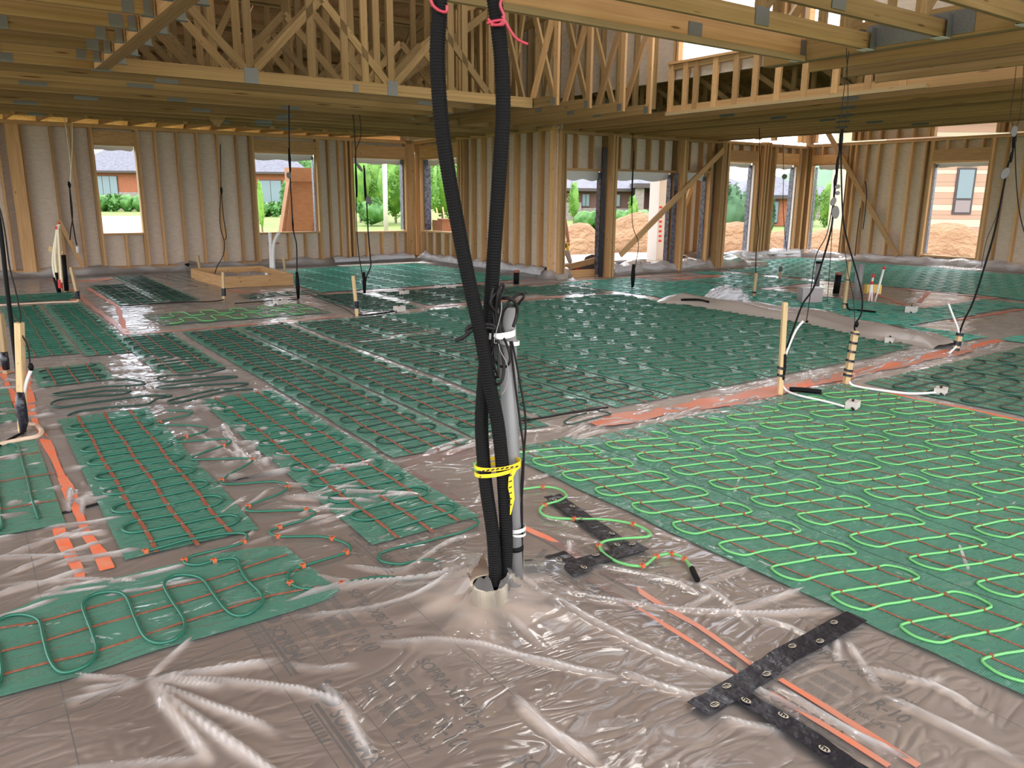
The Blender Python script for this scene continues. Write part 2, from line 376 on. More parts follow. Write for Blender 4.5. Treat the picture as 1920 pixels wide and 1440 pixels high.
stripe(b, c(1360, 1020, s_, [(290, 960), (560, 1130), (800, 1280), (1050, 1440)]), .022)
stripe(b, c(960, 760, s_, [(80, 790), (220, 850), (340, 920), (480, 1010)]), .05)
b.obj('painted_line', 'orange', floor)
b = MB()
stripe(b, c(480, 720, s_, [(900, 500), (1010, 600), (1180, 700), (1330, 800), (1440, 860)]), [.02, .12, .14, .09, .06])
stripe(b, c(480, 720, s_, [(900, 500), (1150, 470), (1420, 440)]), .22)
b.obj('faint_painted_patch', 'orange_faint', floor)
# ================================================================== walls
SPF = .041
def frame_wall(name, axis, pos, a0, a1, z0, z1, studs, label, openings=(), depth=.14, panel_side=1, plates=True, panels=True, skip=()):
    """axis 'x': the wall runs along x at y=pos; openings = (a, b, sill, head, header_height)"""
    w = root(name, (0, 0, 0), label, None, None, 'structure')
    def Q(a, t, z): return (a, pos+t, z) if axis == 'x' else (pos+t, a, z)
    d0, d1 = (0, depth)
    mid = depth/2*panel_side
    side = (0, 1, 0) if axis == 'x' else (1, 0, 0)
    def pl(nm, a, b, z, h=.038, m='stud'): beam(nm, Q(a, mid, z), Q(b, mid, z), h, depth, m, w, upv=side)
    if plates:
        pl('top_plate', a0, a1, z1-.019); pl('top_plate', a0, a1, z1-.057)
        seg = a0
        for o in sorted(openings):
            if o[2] <= z0+.05: pl('bottom_plate', seg, o[0], z0+.019); seg = o[1]
        pl('bottom_plate', seg, a1, z0+.019)
    def st(a, za, zb, ww=.038): beam('stud', Q(a, mid, za), Q(a, mid, zb), ww, depth, 'stud', w, upv=side)
    top = z1-.076
    for a in studs:
        zz = [(z0+.038, top)]
        for o in openings:
            if o[0]-.02 < a < o[1]+.02:
                nz_ = []
                if o[2] > z0+.1: nz_.append((z0+.038, o[2]-.038))
                if top-(o[3]+o[4]) > .08: nz_.append((o[3]+o[4], top))
                zz = nz_
                break
        for za, zb in zz: st(a, za, zb)
    for o in openings:
        st(o[0]-.02, z0+.038, top); st(o[1]+.02, z0+.038, top); st(o[0]-.06, z0+.038, top); st(o[1]+.06, z0+.038, top)
        if o[4] > .06: beam('header', Q(o[0], mid, o[3]+o[4]/2), Q(o[1], mid, o[3]+o[4]/2), depth*.9, o[4], 'stud', w)
        pl('header_plate', o[0], o[1], o[3]+.019)
        if o[2] > z0+.05: pl('sill_plate', o[0], o[1], o[2]-.019)
    if panels:
        t0 = depth*panel_side; t1 = t0+.04*panel_side
        cuts = sorted(set([a0, a1]+[x for o in openings for x in (o[0], o[1])]+[x for o in skip for x in (o[0], o[1])]))
        def pan(a, b, za, zb):
            if b-a < .01 or zb-za < .01: return
            n = max(1, round((b-a)/1.22))
            for i in range(n):
                p, q = a+(b-a)*i/n+.0015, a+(b-a)*(i+1)/n-.0015
                if axis == 'x': block('sheathing_panel', p, q, pos+min(t0, t1), pos+max(t0, t1), za, zb, 'panel', w)
                else: block('sheathing_panel', pos+min(t0, t1), pos+max(t0, t1), p, q, za, zb, 'panel', w)
        for i in range(len(cuts)-1):
            a, b = cuts[i], cuts[i+1]; m_ = (a+b)/2
            o = next((o for o in openings if o[0] <= m_ <= o[1]), None)
            if o: pan(a, b, z0, o[2]); pan(a, b, o[3], z1)
            elif any(s[0] <= m_ <= s[1] for s in skip): continue
            else: pan(a, b, z0, z1)
    return w
WA = frame_wall('wall_back', 'x', 17.85, -6, 9.6, .13, 2.95,
    [x for x in (-5, -4.6, -4.2, -3.8, -3.4, -3, -2.6, -2.2, -1.8, -1.4, -1, -.6, -.2, .2, .48, .87, 1.22, 1.26, 1.75, 2.10, 2.42, 2.88, 3.61, 4.03, 4.43, 4.85, 5.25, 5.54, 5.9, 6.3, 6.7, 7.34, 7.60, 7.78, 8.25, 8.65, 9.05, 9.4)],
    'long back stud wall with three window openings and pale sheathing',
    openings=[(2.47, 3.22, .84, 2.56, .27), (5.62, 7.04, .80, 2.53, .28), (7.95, 9.32, .78, 2.50, .30)])
beam('corner_post', (1.12, 17.86, .13), (1.12, 17.86, 2.87), .22, .10, 'stud', WA, upv=(0, 1, 0))
WB = frame_wall('wall_corner', 'y', 9.6, 12.35, 17.85, .13, 2.95,
    [12.42, 12.77, 13.17, 13.6, 14.0, 14.42, 14.85, 15.26, 15.6, 15.72, 16.15, 16.5, 16.9, 17.3, 17.7],
    'inner return stud wall beside the corner window', openings=[(15.88, 17.62, .80, 2.50, .32)])
WC = frame_wall('wall_middle', 'x', 12.3, 9.75, 14.6, .0, 2.90,
    [9.78, 9.82, 9.87, 9.91, 10.22, 10.62, 10.97, 11.36, 11.78, 12.2, 12.6, 13.0, 13.42, 13.82, 14.14, 14.42, 14.47, 14.52],
    'stud wall with wide door and window openings to the porch',
    openings=[(9.95, 10.95, 0, 2.14, .02), (11.22, 12.98, .16, 2.16, .02), (13.22, 14.1, .16, 2.18, .02)])
WD = frame_wall('wall_bay', 'x', 13.9, 14.6, 20.0, .13, 3.07,
    [14.64, 15.0, 15.3, 15.6, 15.95, 16.3, 16.75, 17.15, 17.6, 18.1, 18.3, 18.5, 18.8, 19.2, 19.55],
    'bay wall with tall glazed openings and transoms above', openings=[(15.9, 17.75, .13, 2.55, .30), (18.55, 19.55, .13, 2.55, .30)])
WE = frame_wall('wall_right', 'y', 20.0, -3, 13.9, .13, 3.12,
    [13.84, 13.5, 13.1, 12.7, 12.5, 12.2, 11.85, 11.41, 10.98, 10.62, 10.1, 9.7, 9.3, 8.75, 8.35, 7.9, 7.5, 7.1, 6.7, 6.3, 5.9],
    'right stud wall with a tall window opening and transom', openings=[(12.72, 13.80, .13, 2.55, .28), (9.1, 10.42, .28, 2.52, .32)])
for wl, ax in ((WD, 0), (WE, 1)):
    if ax == 0:
        for x in (14.7, 15.88, 17.8, 18.45, 19.62, 19.85): beam('mullion_post', (x, 13.97, 3.16), (x, 13.97, 3.75), .10 if x > 15 else .05, .14, 'stud', wl, upv=(0, 1, 0))
        beam('transom_plate', (14.6, 13.97, 3.77), (20.1, 13.97, 3.77), .14, .045, 'stud', wl)
    else:
        for y in (13.8, 12.62, 12.45, 10.6, 10.5, 9.0, 8.9): beam('mullion_post', (20.07, y, 3.16), (20.07, y, 3.75), .08, .14, 'stud', wl, upv=(1, 0, 0))
        beam('transom_plate', (20.07, -3, 3.77), (20.07, 13.97, 3.77), .14, .045, 'stud', wl)
        for a, b_ in ((12.45, 12.6), (10.6, 12.45), (-3, 8.9)): block('sheathing_panel', 20.14, 20.18, a, b_, 3.16, 3.8, 'panel', wl)
        for y in (12.2, 11.85, 11.41, 10.98, 8.75, 8.35, 7.9, 7.5): beam('stud', (20.07, y, 3.16), (20.07, y, 3.75), .038, .14, 'stud', wl, upv=(1, 0, 0))
# extra timbers that read in the photograph
for x in (18.0, 18.12, 18.24): beam('stud', (x, 13.95, .13), (x, 13.95, 3.1), .05, .16, 'stud', WD, upv=(0, 1, 0))
for x in (11.02, 11.10): beam('post', (x, 12.22, 0), (x, 12.22, 2.83), .06, .17, 'stud', WC, upv=(0, 1, 0))
for x in (13.07, 13.14): beam('post', (x, 12.22, .0), (x, 12.22, 2.83), .06, .17, 'stud', WC, upv=(0, 1, 0))
for x in (14.3, 14.38, 14.5): beam('post', (x, 12.22, .0), (x, 12.22, 2.83), .07, .17, 'stud', WC, upv=(0, 1, 0))
# dark flashing tape on the jambs and pale wrap hanging at the heads
def flash(par, a, b, w, side):
    beam('flashing_tape', a, b, w, .012, 'blueflash', par, upv=side)
flash(WC, (10.93, 12.47, .05), (10.93, 12.47, 2.12), .12, (1, 0, 0)); flash(WC, (12.96, 12.47, .15), (12.96, 12.47, 2.12), .12, (1, 0, 0)); flash(WC, (14.08, 12.47, .2), (14.08, 12.47, 2.1), .12, (1, 0, 0))
beam('flashing_tape', (10.84, 12.22, .02), (10.84, 12.22, 2.6), .11, .014, 'blacktape', WC, upv=(0, 1, 0))
beam('flashing_tape', (12.93, 12.24, .22), (12.93, 12.24, 2.15), .11, .014, 'blueflash', WC, upv=(0, 1, 0))
for x in (17.68, 19.5): flash(WD, (x, 14.08, .2), (x, 14.08, 2.5), .12, (1, 0, 0)); beam('membrane_strip', (x+.03, 14.0, .2), (x+.03, 14.0, 2.5), .03, .1, 'membrane', WD, upv=(0, 1, 0))
flash(WE, (20.16, 13.74, .2), (20.16, 13.74, 2.5), .10, (0, 1, 0)); flash(WE, (20.16, 10.38, .3), (20.16, 10.38, 2.5), .1, (0, 1, 0))
flash(WB, (9.78, 17.58, .8), (9.78, 17.58, 2.5), .18, (0, 1, 0)); flash(WA, (9.29, 18.03, .8), (9.29, 18.03, 2.5), .16, (1, 0, 0)); flash(WA, (7.0, 18.03, .8), (7.0, 18.03, 2.5), .12, (1, 0, 0))
def flap(par, axis, pos, a, b, z, h):
    mb = MB(); n = 16; pts = []
    for i in range(n+1):
        t = a+(b-a)*i/n; pts.append((t, z-h*(.88+.10*math.sin(i*.8+a)) * (1 if 0 < i < n else .6)))
    v = []
    for k, off in ((0, 0), (1, .01)):
        for t, zz in pts:
            for q in (z+.02, zz): v.append((t, pos+off, q) if axis == 'x' else (pos+off, t, q))
    N_ = 2*(n+1); f = []
    for i in range(n): f.append((2*i, 2*i+1, 2*i+3, 2*i+2)); f.append((N_+2*i, N_+2*i+2, N_+2*i+3, N_+2*i+1)); f.append((2*i+1, N_+2*i+1, N_+2*i+3, 2*i+3))
    mb.add(v, f); mb.obj('membrane_flap', 'membrane', par)
for a, b_, z, h in ((2.47, 3.22, 2.56, .10), (5.62, 7.04, 2.53, .16), (7.95, 9.32, 2.5, .14)): flap(WA, 'x', 18.06, a, b_, z, h)
flap(WB, 'y', 9.8, 15.88, 17.62, 2.5, .16)
for a, b_, z in ((9.95, 10.95, 2.14), (11.22, 12.98, 2.16), (13.22, 14.1, 2.18)): flap(WC, 'x', 12.5, a, b_, z, .2)
for a, b_ in ((15.9, 17.75), (18.55, 19.55)): flap(WD, 'x', 14.1, a, b_, 2.55, .13)
flap(WE, 'y', 20.2, 12.72, 13.7, 2.55, .13); flap(WE, 'y', 20.2, 9.1, 10.42, 2.52, .12)

# long diagonal braces nailed across the frames
tag(beam('diagonal_brace', onY(1163, 478, 12.10), onY(1357, 281, 12.10), .038, .12, 'stud', None, upv=(0, 0, 1)), 'long pale brace board slanting up to the right across the porch openings', 'board')
tag(beam('diagonal_brace', onY(1000, 517, 12.9), onY(1125, 486, 12.6), .038, .12, 'stud', None, upv=(0, 0, 1)), 'low brace board end behind the dark panel at the door opening', 'board')
tag(beam('diagonal_brace', onX(1552, 248, 19.92), onX(1682, 480, 19.92), .04, .13, 'stud', None, upv=(0, 0, 1)), 'brace board slanting down to the right across the right wall', 'board')
tag(beam('diagonal_brace', onY(110, 412, 17.8), onY(155, 500, 17.8), .035, .07, 'stud', None, upv=(0, 0, 1)), 'short dark brace stick slanting down near the left pipe bundle', 'board')
tag(beam('diagonal_brace', (13.75, 13.2, 0.1), onY(1304, 328, 13.2), .04, .1, 'stud', None, upv=(0, 0, 1)), 'thin brace board leaning outside behind the porch opening', 'board')

# ================================================================== roof trusses
NTH = ['first', 'second', 'third', 'fourth', 'fifth', 'sixth', 'seventh', 'eighth', 'ninth', 'tenth', 'eleventh', 'twelfth', 'thirteenth', 'fourteenth', 'fifteenth', 'sixteenth', 'seventeenth', 'eighteenth']
Z0 = 2.87; CH = .14
def plate(par, c_, axis, w, h, off=.022):
    x, y, z = c_
    if axis == 'x': block('connector_plate', x-w/2, x+w/2, y-off, y-off+.004, z-h/2, z+h/2, 'steel', par)
    else: block('connector_plate', x-off, x-off+.004, y-w/2, y+w/2, z-h/2, z+h/2, 'steel', par)
def truss(name, axis, pos, a0, a1, top, nodes_, label, cat='roof truss', group=None, posts=(), plates=(), slope=0, th=.042, diag=True):
    r = root(name, (0, 0, 0), label, cat, group)
    Q = (lambda a, z, t=0: (a, pos+t, z)) if axis == 'x' else (lambda a, z, t=0: (pos+t, a, z))
    tz = lambda a: top + slope*(a-a0)
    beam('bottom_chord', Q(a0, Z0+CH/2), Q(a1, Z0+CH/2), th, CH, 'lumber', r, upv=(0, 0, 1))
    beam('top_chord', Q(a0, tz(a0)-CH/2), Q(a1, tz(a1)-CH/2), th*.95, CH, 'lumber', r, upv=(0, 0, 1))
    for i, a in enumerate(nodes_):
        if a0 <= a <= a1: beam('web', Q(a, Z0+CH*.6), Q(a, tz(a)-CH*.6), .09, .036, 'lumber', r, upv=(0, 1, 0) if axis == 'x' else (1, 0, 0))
        if diag and i+1 < len(nodes_):
            b_ = nodes_[i+1]; mid = (a+b_)/2
            h = tz(mid)-CH*.6-(Z0+CH*.6)
            for s0, s1 in ((a, mid), (b_, mid)):
                run = mid-s0
                k = 1.05*abs(run)
                # webs fan up at about 46 degrees and stop at the top chord
                zt = min(Z0+CH*.6+abs(run)*1.05, tz(mid)-CH*.5); xe = s0+run*min(1, (zt-Z0-CH*.6)/(abs(run)*1.05+1e-6))
                if zt-Z0 > .35: beam('web', Q(s0, Z0+CH*.7), Q(xe, zt), .036, .089, 'lumber', r, upv=(0, 0, 1))
    for a in posts: beam('web', Q(a, Z0+CH*.6), Q(a, tz(a)-CH*.6), .09, .036, 'lumber', r, upv=(0, 1, 0) if axis == 'x' else (1, 0, 0))
    for a, w, h in plates: plate(r, Q(a, Z0+h/2, -.001), axis, w, h, th/2+.003)
    return r
zt = lambda y: 3.12+(17.95-y)*.42
NOD = [-3.5, -1.7, .1, 1.25, 3.05, 4.86, 6.4]
rr = random.Random(5)
k = 0
y = 9.65
while y < 15.8:
    a1 = 6.52 if y < 12.2 else 9.5
    nd = [q+(0 if k == 0 else rr.uniform(-.12, .12)) for q in NOD] + ([] if y < 12.2 else [7.9, 9.3])
    if k == 0: a1 = 7.1
    truss('roof_truss', 'x', y, -4.5, a1, min(zt(y), 6.6), nd,
          ('girder truss spanning the left room along the near edge of the low truss deck' if k == 0 else f'low roof truss over the left room, {ORD[k]} back from its front girder'),
          'roof truss', 'roof trusses over the left room', posts=((3.8, 4.23, 4.5, 5.75, 5.97) if k == 0 else ()),
          plates=[(3.05, .16, .17), (4.86, .14, .18), (4.35, .07, .1), (.55, .3, .12)] if k == 0 else [(rr.uniform(-1, 6), .25, .05), (rr.uniform(1, 6), .3, .05)], th=.08 if k == 0 else .04)
    k += 1; y += .612
# girder that carries them on the right, with hangers
g = root('girder_truss', (0, 0, 0), 'short girder along the right ends of the left room trusses', 'roof truss')
beam('bottom_chord', (6.56, 9.7, Z0+.07), (6.56, 12.3, Z0+.07), .08, .14, 'lumber', g)
for i in range(5):
    yy = 9.7+.612*i; block('joist_hanger', 6.47, 6.52, yy-.06, yy+.06, Z0-.004, Z0+.11, 'steel', g)
for q in (9.9, 11, 12.2): beam('web', (6.56, q, Z0+.1), (6.56, q, 5), .09, .036, 'lumber', g)
# stub rafters between the last truss and the back wall
for i in range(18):
    x = -1.1+.535*i
    t = root('stub_rafter', (0, 0, 0), f'short stub rafter on the back wall plate, {NTH[i]} from the left end', 'rafter', 'stub rafters on the back wall')
    beam('ceiling_joist', (x, 15.6, Z0+.05), (x, 17.98, Z0+.13), .04, .09, 'stud', t)
    beam('rafter', (x, 15.4, zt(15.4)-.12), (x, 18.4, zt(18.4)-.12), .04, .09, 'stud', t)
    beam('web', (x, 16.6, Z0+.1), (x, 16.6, zt(16.6)-.1), .04, .09, 'stud', t)
# high girder GL, its left joists
g = root('girder_beam', (0, 0, 0), 'doubled girder running away from the camera at upper left with hangers on both sides', 'beam')
for dx in (-.035, .01, .055): beam('ply', (1.47+dx, 1.0, Z0+.12), (1.47+dx, 9.6, Z0+.12), .043, .24, 'stud', g)
block('girder_shoe', 1.38, 1.57, 9.52, 9.62, Z0-.012, Z0-.002, 'steel', g)
for i in range(7):
    yy = 9.0-.612*i
    for sx in (-1, 1):
        x = 1.47+sx*.115
        block('joist_hanger', x-.045, x+.045, yy-.03, yy+.03, Z0-.008, Z0-.004, 'steel', g); block('joist_hanger_side', x-.028, x+.028, yy-.032, yy-.027, Z0-.004, Z0+.10, 'steel', g)
for i in range(9):
    yy = 9.0-.612*i
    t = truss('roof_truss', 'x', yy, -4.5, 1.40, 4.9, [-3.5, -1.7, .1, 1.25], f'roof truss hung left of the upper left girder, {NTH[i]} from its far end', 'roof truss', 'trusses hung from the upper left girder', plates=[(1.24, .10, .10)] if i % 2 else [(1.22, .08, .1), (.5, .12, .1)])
# trusses along y over the middle
for i, x in enumerate((7.15, 7.75, 8.40, 8.95)):
    t = root('roof_truss', (0, 0, 0), f'truss running away over the middle with a bright square end post, {["leftmost", "second from left", "third from left", "rightmost"][i]}', 'roof truss', 'trusses with bright end posts')
    beam('bottom_chord', (x, 9.08, Z0+.07), (x, 13.2, Z0+.07), .042, .14, 'lumber', t)
    beam('end_post', (x, 9.12, Z0), (x, 9.12, 5.2), .09, .042, 'stud', t, upv=(1, 0, 0))
    beam('web', (x, 9.68, Z0+.12), (x, 9.2, 4.1), .04, .09, 'stud', t, upv=(0, 0, 1))
    beam('web', (x, 9.9, Z0+.12), (x, 10.6, 4.7), .04, .09, 'lumber', t, upv=(0, 0, 1)); beam('web', (x, 11.1, Z0+.12), (x, 10.7, 4.7), .04, .09, 'lumber', t, upv=(0, 0, 1))
    beam('web', (x, 12.0, Z0+.1), (x, 12.0, 4.4), .09, .04, 'lumber', t)
    beam('top_chord', (x, 9.1, 5.1), (x, 13.2, 4.5), .042, .14, 'lumber', t)
    plate(t, (x, 9.16, Z0+.06), 'y', .1, .1); plate(t, (x, 10.3, Z0+.07), 'y', .18, .06)
# low trusses along y over the right
for i in range(12):
    x = 9.4+.445*i
    first = i == 0
    t = root('roof_truss', (0, 0, 0), ('gable truss with upright studs under the sky opening' if first else f'low roof truss over the right room, {NTH[i-1]} behind the gable truss'), 'roof truss', 'low trusses over the right room')
    y0 = 1.0; y1 = 9.15 if first else 12.35
    beam('bottom_chord', (x, y0, Z0+.07), (x, y1, Z0+.07), .042, .14, 'stud', t)  # floor bounce light put into the colour: paler wood than the other chords
    beam('top_chord', (x, y0, 3.58), (x, y1, 3.58), .042, .09, 'lumber', t)
    if first:
        beam('bottom_chord', (x-.04, 5.05, Z0+.025), (x-.04, 9.15, Z0+.025), .04, .05, 'plank', t)
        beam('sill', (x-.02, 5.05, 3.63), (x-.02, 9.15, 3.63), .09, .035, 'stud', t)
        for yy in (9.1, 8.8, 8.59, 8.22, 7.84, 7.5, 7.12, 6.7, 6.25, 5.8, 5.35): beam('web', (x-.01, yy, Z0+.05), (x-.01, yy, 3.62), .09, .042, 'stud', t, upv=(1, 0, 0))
    else:
        for j in range(12):
            yy = 1.2+j*1.0
            if yy < y1: beam('web', (x, yy, Z0+.1), (x, yy, 3.56), .06, .036, 'lumber', t, upv=(1, 0, 0)); beam('web', (x, yy, Z0+.1), (x, min(yy+.9, y1), 3.55), .036, .07, 'lumber', t, upv=(0, 0, 1))
        plate(t, (x, 6.0+.3*i, Z0+.03), 'y', .25, .05) if i % 2 else plate(t, (x, 9.0-.15*i, Z0+.03), 'y', .3, .05)
# near girder GR with hung beams
g = root('girder_beam', (0, 0, 0), 'girder at upper right with steel hangers catching the overhead beams', 'beam')
for dx in (0, .045, .09): beam('ply', (6.73+dx, 1.0, Z0+.12), (6.73+dx, 5.28, Z0+.12), .043, .24, 'lumber', g)
block('girder_plate', 6.70, 6.706, 3.3, 4.2, Z0+.02, Z0+.2, 'steel', g)
for x_, n_ in ((7.35, 'first'), (7.95, 'second'), (8.55, 'third')):
    t = root('roof_truss', (0, 0, 0), f'near truss just right of the upper right girder, {n_} one out from it', 'roof truss', 'near trusses right of the girder')
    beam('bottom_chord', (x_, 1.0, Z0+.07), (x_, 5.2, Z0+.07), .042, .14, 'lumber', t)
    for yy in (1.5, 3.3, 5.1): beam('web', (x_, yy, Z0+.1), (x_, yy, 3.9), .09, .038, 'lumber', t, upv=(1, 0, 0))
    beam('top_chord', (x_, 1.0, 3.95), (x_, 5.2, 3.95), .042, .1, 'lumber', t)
for i, yb in enumerate((4.85, 4.16, 3.52, 2.90, 2.3)):
    t = root('roof_truss', (0, 0, 0), f'overhead beam crossing the upper right, {["farthest", "second farthest", "third farthest", "fourth farthest", "nearest"][i]} from the camera', 'roof truss', 'overhead beams hung from the upper right girder')
    h = .19 if i == 0 else .13
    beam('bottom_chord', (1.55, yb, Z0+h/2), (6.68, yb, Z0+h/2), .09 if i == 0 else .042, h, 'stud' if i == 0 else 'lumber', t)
    if i == 0: beam('bottom_chord', (1.55, yb-.05, Z0+.01), (6.68, yb-.05, Z0+.01), .03, .05, 'plank', t)
    block('joist_hanger', 6.58, 6.69, yb-.05, yb+.05, Z0-.006, Z0-.002, 'white', t)
    block('joist_hanger_side', 6.62, 6.69, yb-.055, yb-.05, Z0-.002, Z0+.17, 'steel', t); block('joist_hanger_side', 6.60, 6.69, yb+.05, yb+.055, Z0-.002, Z0+.17, 'steel', t)
    for x_ in (2.6, 3.9, 5.2, 6.3):
        beam('web', (x_, yb, Z0+.1), (x_, yb, 3.9), .09, .038, 'lumber', t, upv=(0, 1, 0))
        beam('web', (x_, yb, Z0+.1), (x_+.55, yb, 3.6), .036, .085, 'lumber', t, upv=(0, 0, 1))
    plate(t, (5.2, yb, Z0+.08), 'x', .16, .13, .03 if i else .055)
    beam('top_chord', (1.55, yb, 3.95), (6.68, yb, 3.95), .042, .1, 'lumber', t)
# clerestory wall above the sill, open to the sky, and the framing high over the hall
cw = root('wall_clerestory', (0, 0, 0), 'high clerestory wall with openings to the sky', None, None, 'structure')
def cpan(y0, y1, z0, z1): block('sheathing_panel', 9.46, 9.49, y0, y1, z0, z1, 'panel', cw)
cpan(5.0, 9.15, 3.40, 3.645)
for a, b_ in ((9.0, 17.9), (6.95+.02, 7.2), (6.70, 6.85), (1, 5.9)): cpan(a, b_, 3.40, 4.6)
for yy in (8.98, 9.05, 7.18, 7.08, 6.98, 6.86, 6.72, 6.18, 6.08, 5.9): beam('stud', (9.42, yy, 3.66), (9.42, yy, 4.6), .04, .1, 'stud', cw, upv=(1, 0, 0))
for yy in np.arange(9.5, 17.5, .41): beam('stud', (9.41, float(yy), 3.0), (9.41, float(yy), 5.2), .04, .1, 'lumber', cw, upv=(1, 0, 0))
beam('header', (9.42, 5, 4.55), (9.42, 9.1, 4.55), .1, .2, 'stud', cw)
block('sheathing_panel', 9.46, 9.5, -3, 18, 4.6, 7.6, 'panel', cw); block('sheathing_panel', 9.46, 9.5, -3, 1, 3.4, 4.6, 'panel', cw)
block('sheathing_panel', 9.3, 9.84, 18.03, 18.07, 2.7, 3.5, 'panel', WA)
block('sheathing_panel', 9.46, 9.5, 12.4, 17.9, 2.95, 3.42, 'panel', cw)
# roof decks
roof = root('ceiling', (0, 0, 0), 'plywood roof decks over the trusses', None, None, 'structure')
def quadslab(name, pts, th, m, par):
    v = [Vector(p) for p in pts]; v += [p+Vector((0, 0, th)) for p in v]
    return raw(name, v, [(3, 2, 1, 0), (4, 5, 6, 7), (0, 1, 5, 4), (1, 2, 6, 5), (2, 3, 7, 6), (3, 0, 4, 7)], M[m], par)
ye, yr = 18.6, 8.6
nrow = 9
for i in range(nrow):
    ya, yb = ye-(ye-yr)*i/nrow, ye-(ye-yr)*(i+1)/nrow
    for x0, x1 in ((-5, -.2), (-.2, 4.6), (4.6, 9.5)):
        quadslab('roof_sheathing', [(x0+.003, ya-.003, zt(ya)), (x1-.003, ya-.003, zt(ya)), (x1-.003, yb+.003, zt(yb)), (x0+.003, yb+.003, zt(yb))], .015, 'osb', roof)
zb = lambda y: zt(yr)-(yr-y)*.12
for i in range(7):
    ya, yb = yr-1.5*i, yr-1.5*(i+1)
    xr = 5.0 if i in (0, 1) else 9.5      # unseen gap left in the deck to let sky light into the vault
    quadslab('roof_sheathing', [(-5, ya, zb(ya)), (xr, ya, zb(ya)), (xr, yb, zb(yb)), (-5, yb, zb(yb))], .015, 'osb', roof)
block('sheathing_panel', 9.78, 9.82, 12.3, 18.04, 2.9, 5.2, 'panel', WB); block('sheathing_panel', 9.7, 14.64, 12.44, 12.48, 2.9, 3.75, 'panel', WC)
beam('corner_post', (9.46, 17.93, .13), (9.46, 17.93, 2.95), .24, .16, 'stud', WA, upv=(0, 1, 0)); beam('corner_post', (9.70, 17.82, .13), (9.70, 17.82, 2.95), .14, .24, 'stud', WB, upv=(0, 1, 0))
beam('corner_post', (20.07, 13.97, .13), (20.07, 13.97, 3.75), .15, .15, 'stud', WE, upv=(0, 1, 0)); beam('corner_post', (19.9, 13.97, .13), (19.9, 13.97, 3.07), .08, .14, 'stud', WD, upv=(0, 1, 0))
for i in range(-1, 6):
    y0, y1 = 0+i*2.45, 0+(i+1)*2.45
    quadslab('roof_sheathing', [(9.5, y0, 3.66), (14.9, y0, 3.70), (14.9, y1, 3.70), (9.5, y1, 3.66)], .015, 'osb', roof)
    quadslab('roof_sheathing', [(14.9, y0, 3.95), (20.9, y0, 3.82), (20.9, y1, 3.82), (14.9, y1, 3.95)], .015, 'osb', roof)
# middle framing high up: webs and rafters in the vault
v = root('hall_framing', (0, 0, 0), 'crowded webs and rafters high in the vault over the hall', 'roof framing')
rr = random.Random(11)
for i in range(16):
    x = 1.9+.31*i
    y_ = 12.6+rr.uniform(0, 2.5)
    beam('web', (x, y_, Z0+.2), (x+rr.choice((0, 0, 1.2, -1.2)), y_, 5.3), .04, .09, 'lumber', v, upv=(0, 1, 0) if False else (0, 0, 1) if i % 3 else (0, 1, 0))
for i in range(10): beam('rafter', (-4, 9.9+.8*i, zt(9.9+.8*i)-.06), (9.4, 9.9+.8*i, zt(9.9+.8*i)-.06), .12, .1, 'lumber', v)
beam('slanting_rafter', onY(400, 230, 14.5), onY(600, 0, 14.5), .05, .2, 'lumber', v); beam('slanting_rafter', onY(700, 190, 11.5), onY(870, 20, 11.5), .05, .12, 'lumber', v)
beam('slanting_rafter', onY(745, 155, 10.6), onY(945, 0, 10.6), .05, .1, 'lumber', v); beam('slanting_rafter', onY(750, 120, 11), onY(900, 0, 11), .05, .1, 'lumber', v)
for px in (856, 870, 884, 900, 912, 950, 966, 974): beam('post', onY(px, 185, 10.9), onY(px-2, 20, 10.9), .05, .1, 'lumber', v, upv=(0, 1, 0))
# ================================================================== film over the boards
rng = np.random.RandomState(4)
RIDGES = []
def ridge(p, q, a, w, ta=0., tb=1.): RIDGES.append((p[0], p[1], q[0], q[1], a, w, ta, tb))
def ridge_px(pts, a=.02, w=.018):
    W0 = [P(*u) for u in pts]; L = [0]
    W0 = smooth_path(W0, 4)
    for u, v_ in zip(W0[:-1], W0[1:]): L.append(L[-1]+(v_-u).length)
    for i in range(len(W0)-1): ridge((W0[i].x, W0[i].y), (W0[i+1].x, W0[i+1].y), a*.62, max(.013, w*.62), L[i]/L[-1], L[i+1]/L[-1])
CX, CY = 1.60, 2.42      # where the conduits pierce the film
PK = P(272, 1280)        # the pucker
for a in (-165, -148, -38, -27, -8, 14, 78, 172):
    L = {-38: .95, -27: .6, 14: .45, -148: .25, -165: .2}.get(a, .3)
    r = math.radians(a-35)
    ridge((PK.x, PK.y), (PK.x+L*math.cos(r), PK.y+L*math.sin(r)), .022 if a in (-38, -27, 14) else .011, .014)
ridge_px([(275, 1275), (560, 1300), (700, 1370)], .03, .02)
ridge_px([(290, 1300), (400, 1440)], .045, .03); ridge_px([(285, 1290), (380, 1370), (480, 1440)], .035, .02)
ridge_px([(555, 1160), (700, 1150), (900, 1105)], .02, .012); ridge_px([(520, 1140), (620, 1108), (740, 1096), (905, 1098)], .045, .015)
ridge_px([(700, 1212), (780, 1213), (880, 1222), (1000, 1240), (1120, 1270)], .022, .014)
ridge_px([(965, 1105), (1100, 1170), (1250, 1240), (1400, 1290), (1560, 1370)], .03, .014)
ridge_px([(1045, 1117), (1200, 1138), (1400, 1155), (1600, 1145)], .028, .014)
ridge_px([(960, 1235), (1080, 1262), (1160, 1275)], .02, .015); ridge_px([(1160, 1262), (1230, 1290), (1330, 1325)], .025, .02)
ridge_px([(960, 1310), (1020, 1370), (1130, 1440)], .045, .03)
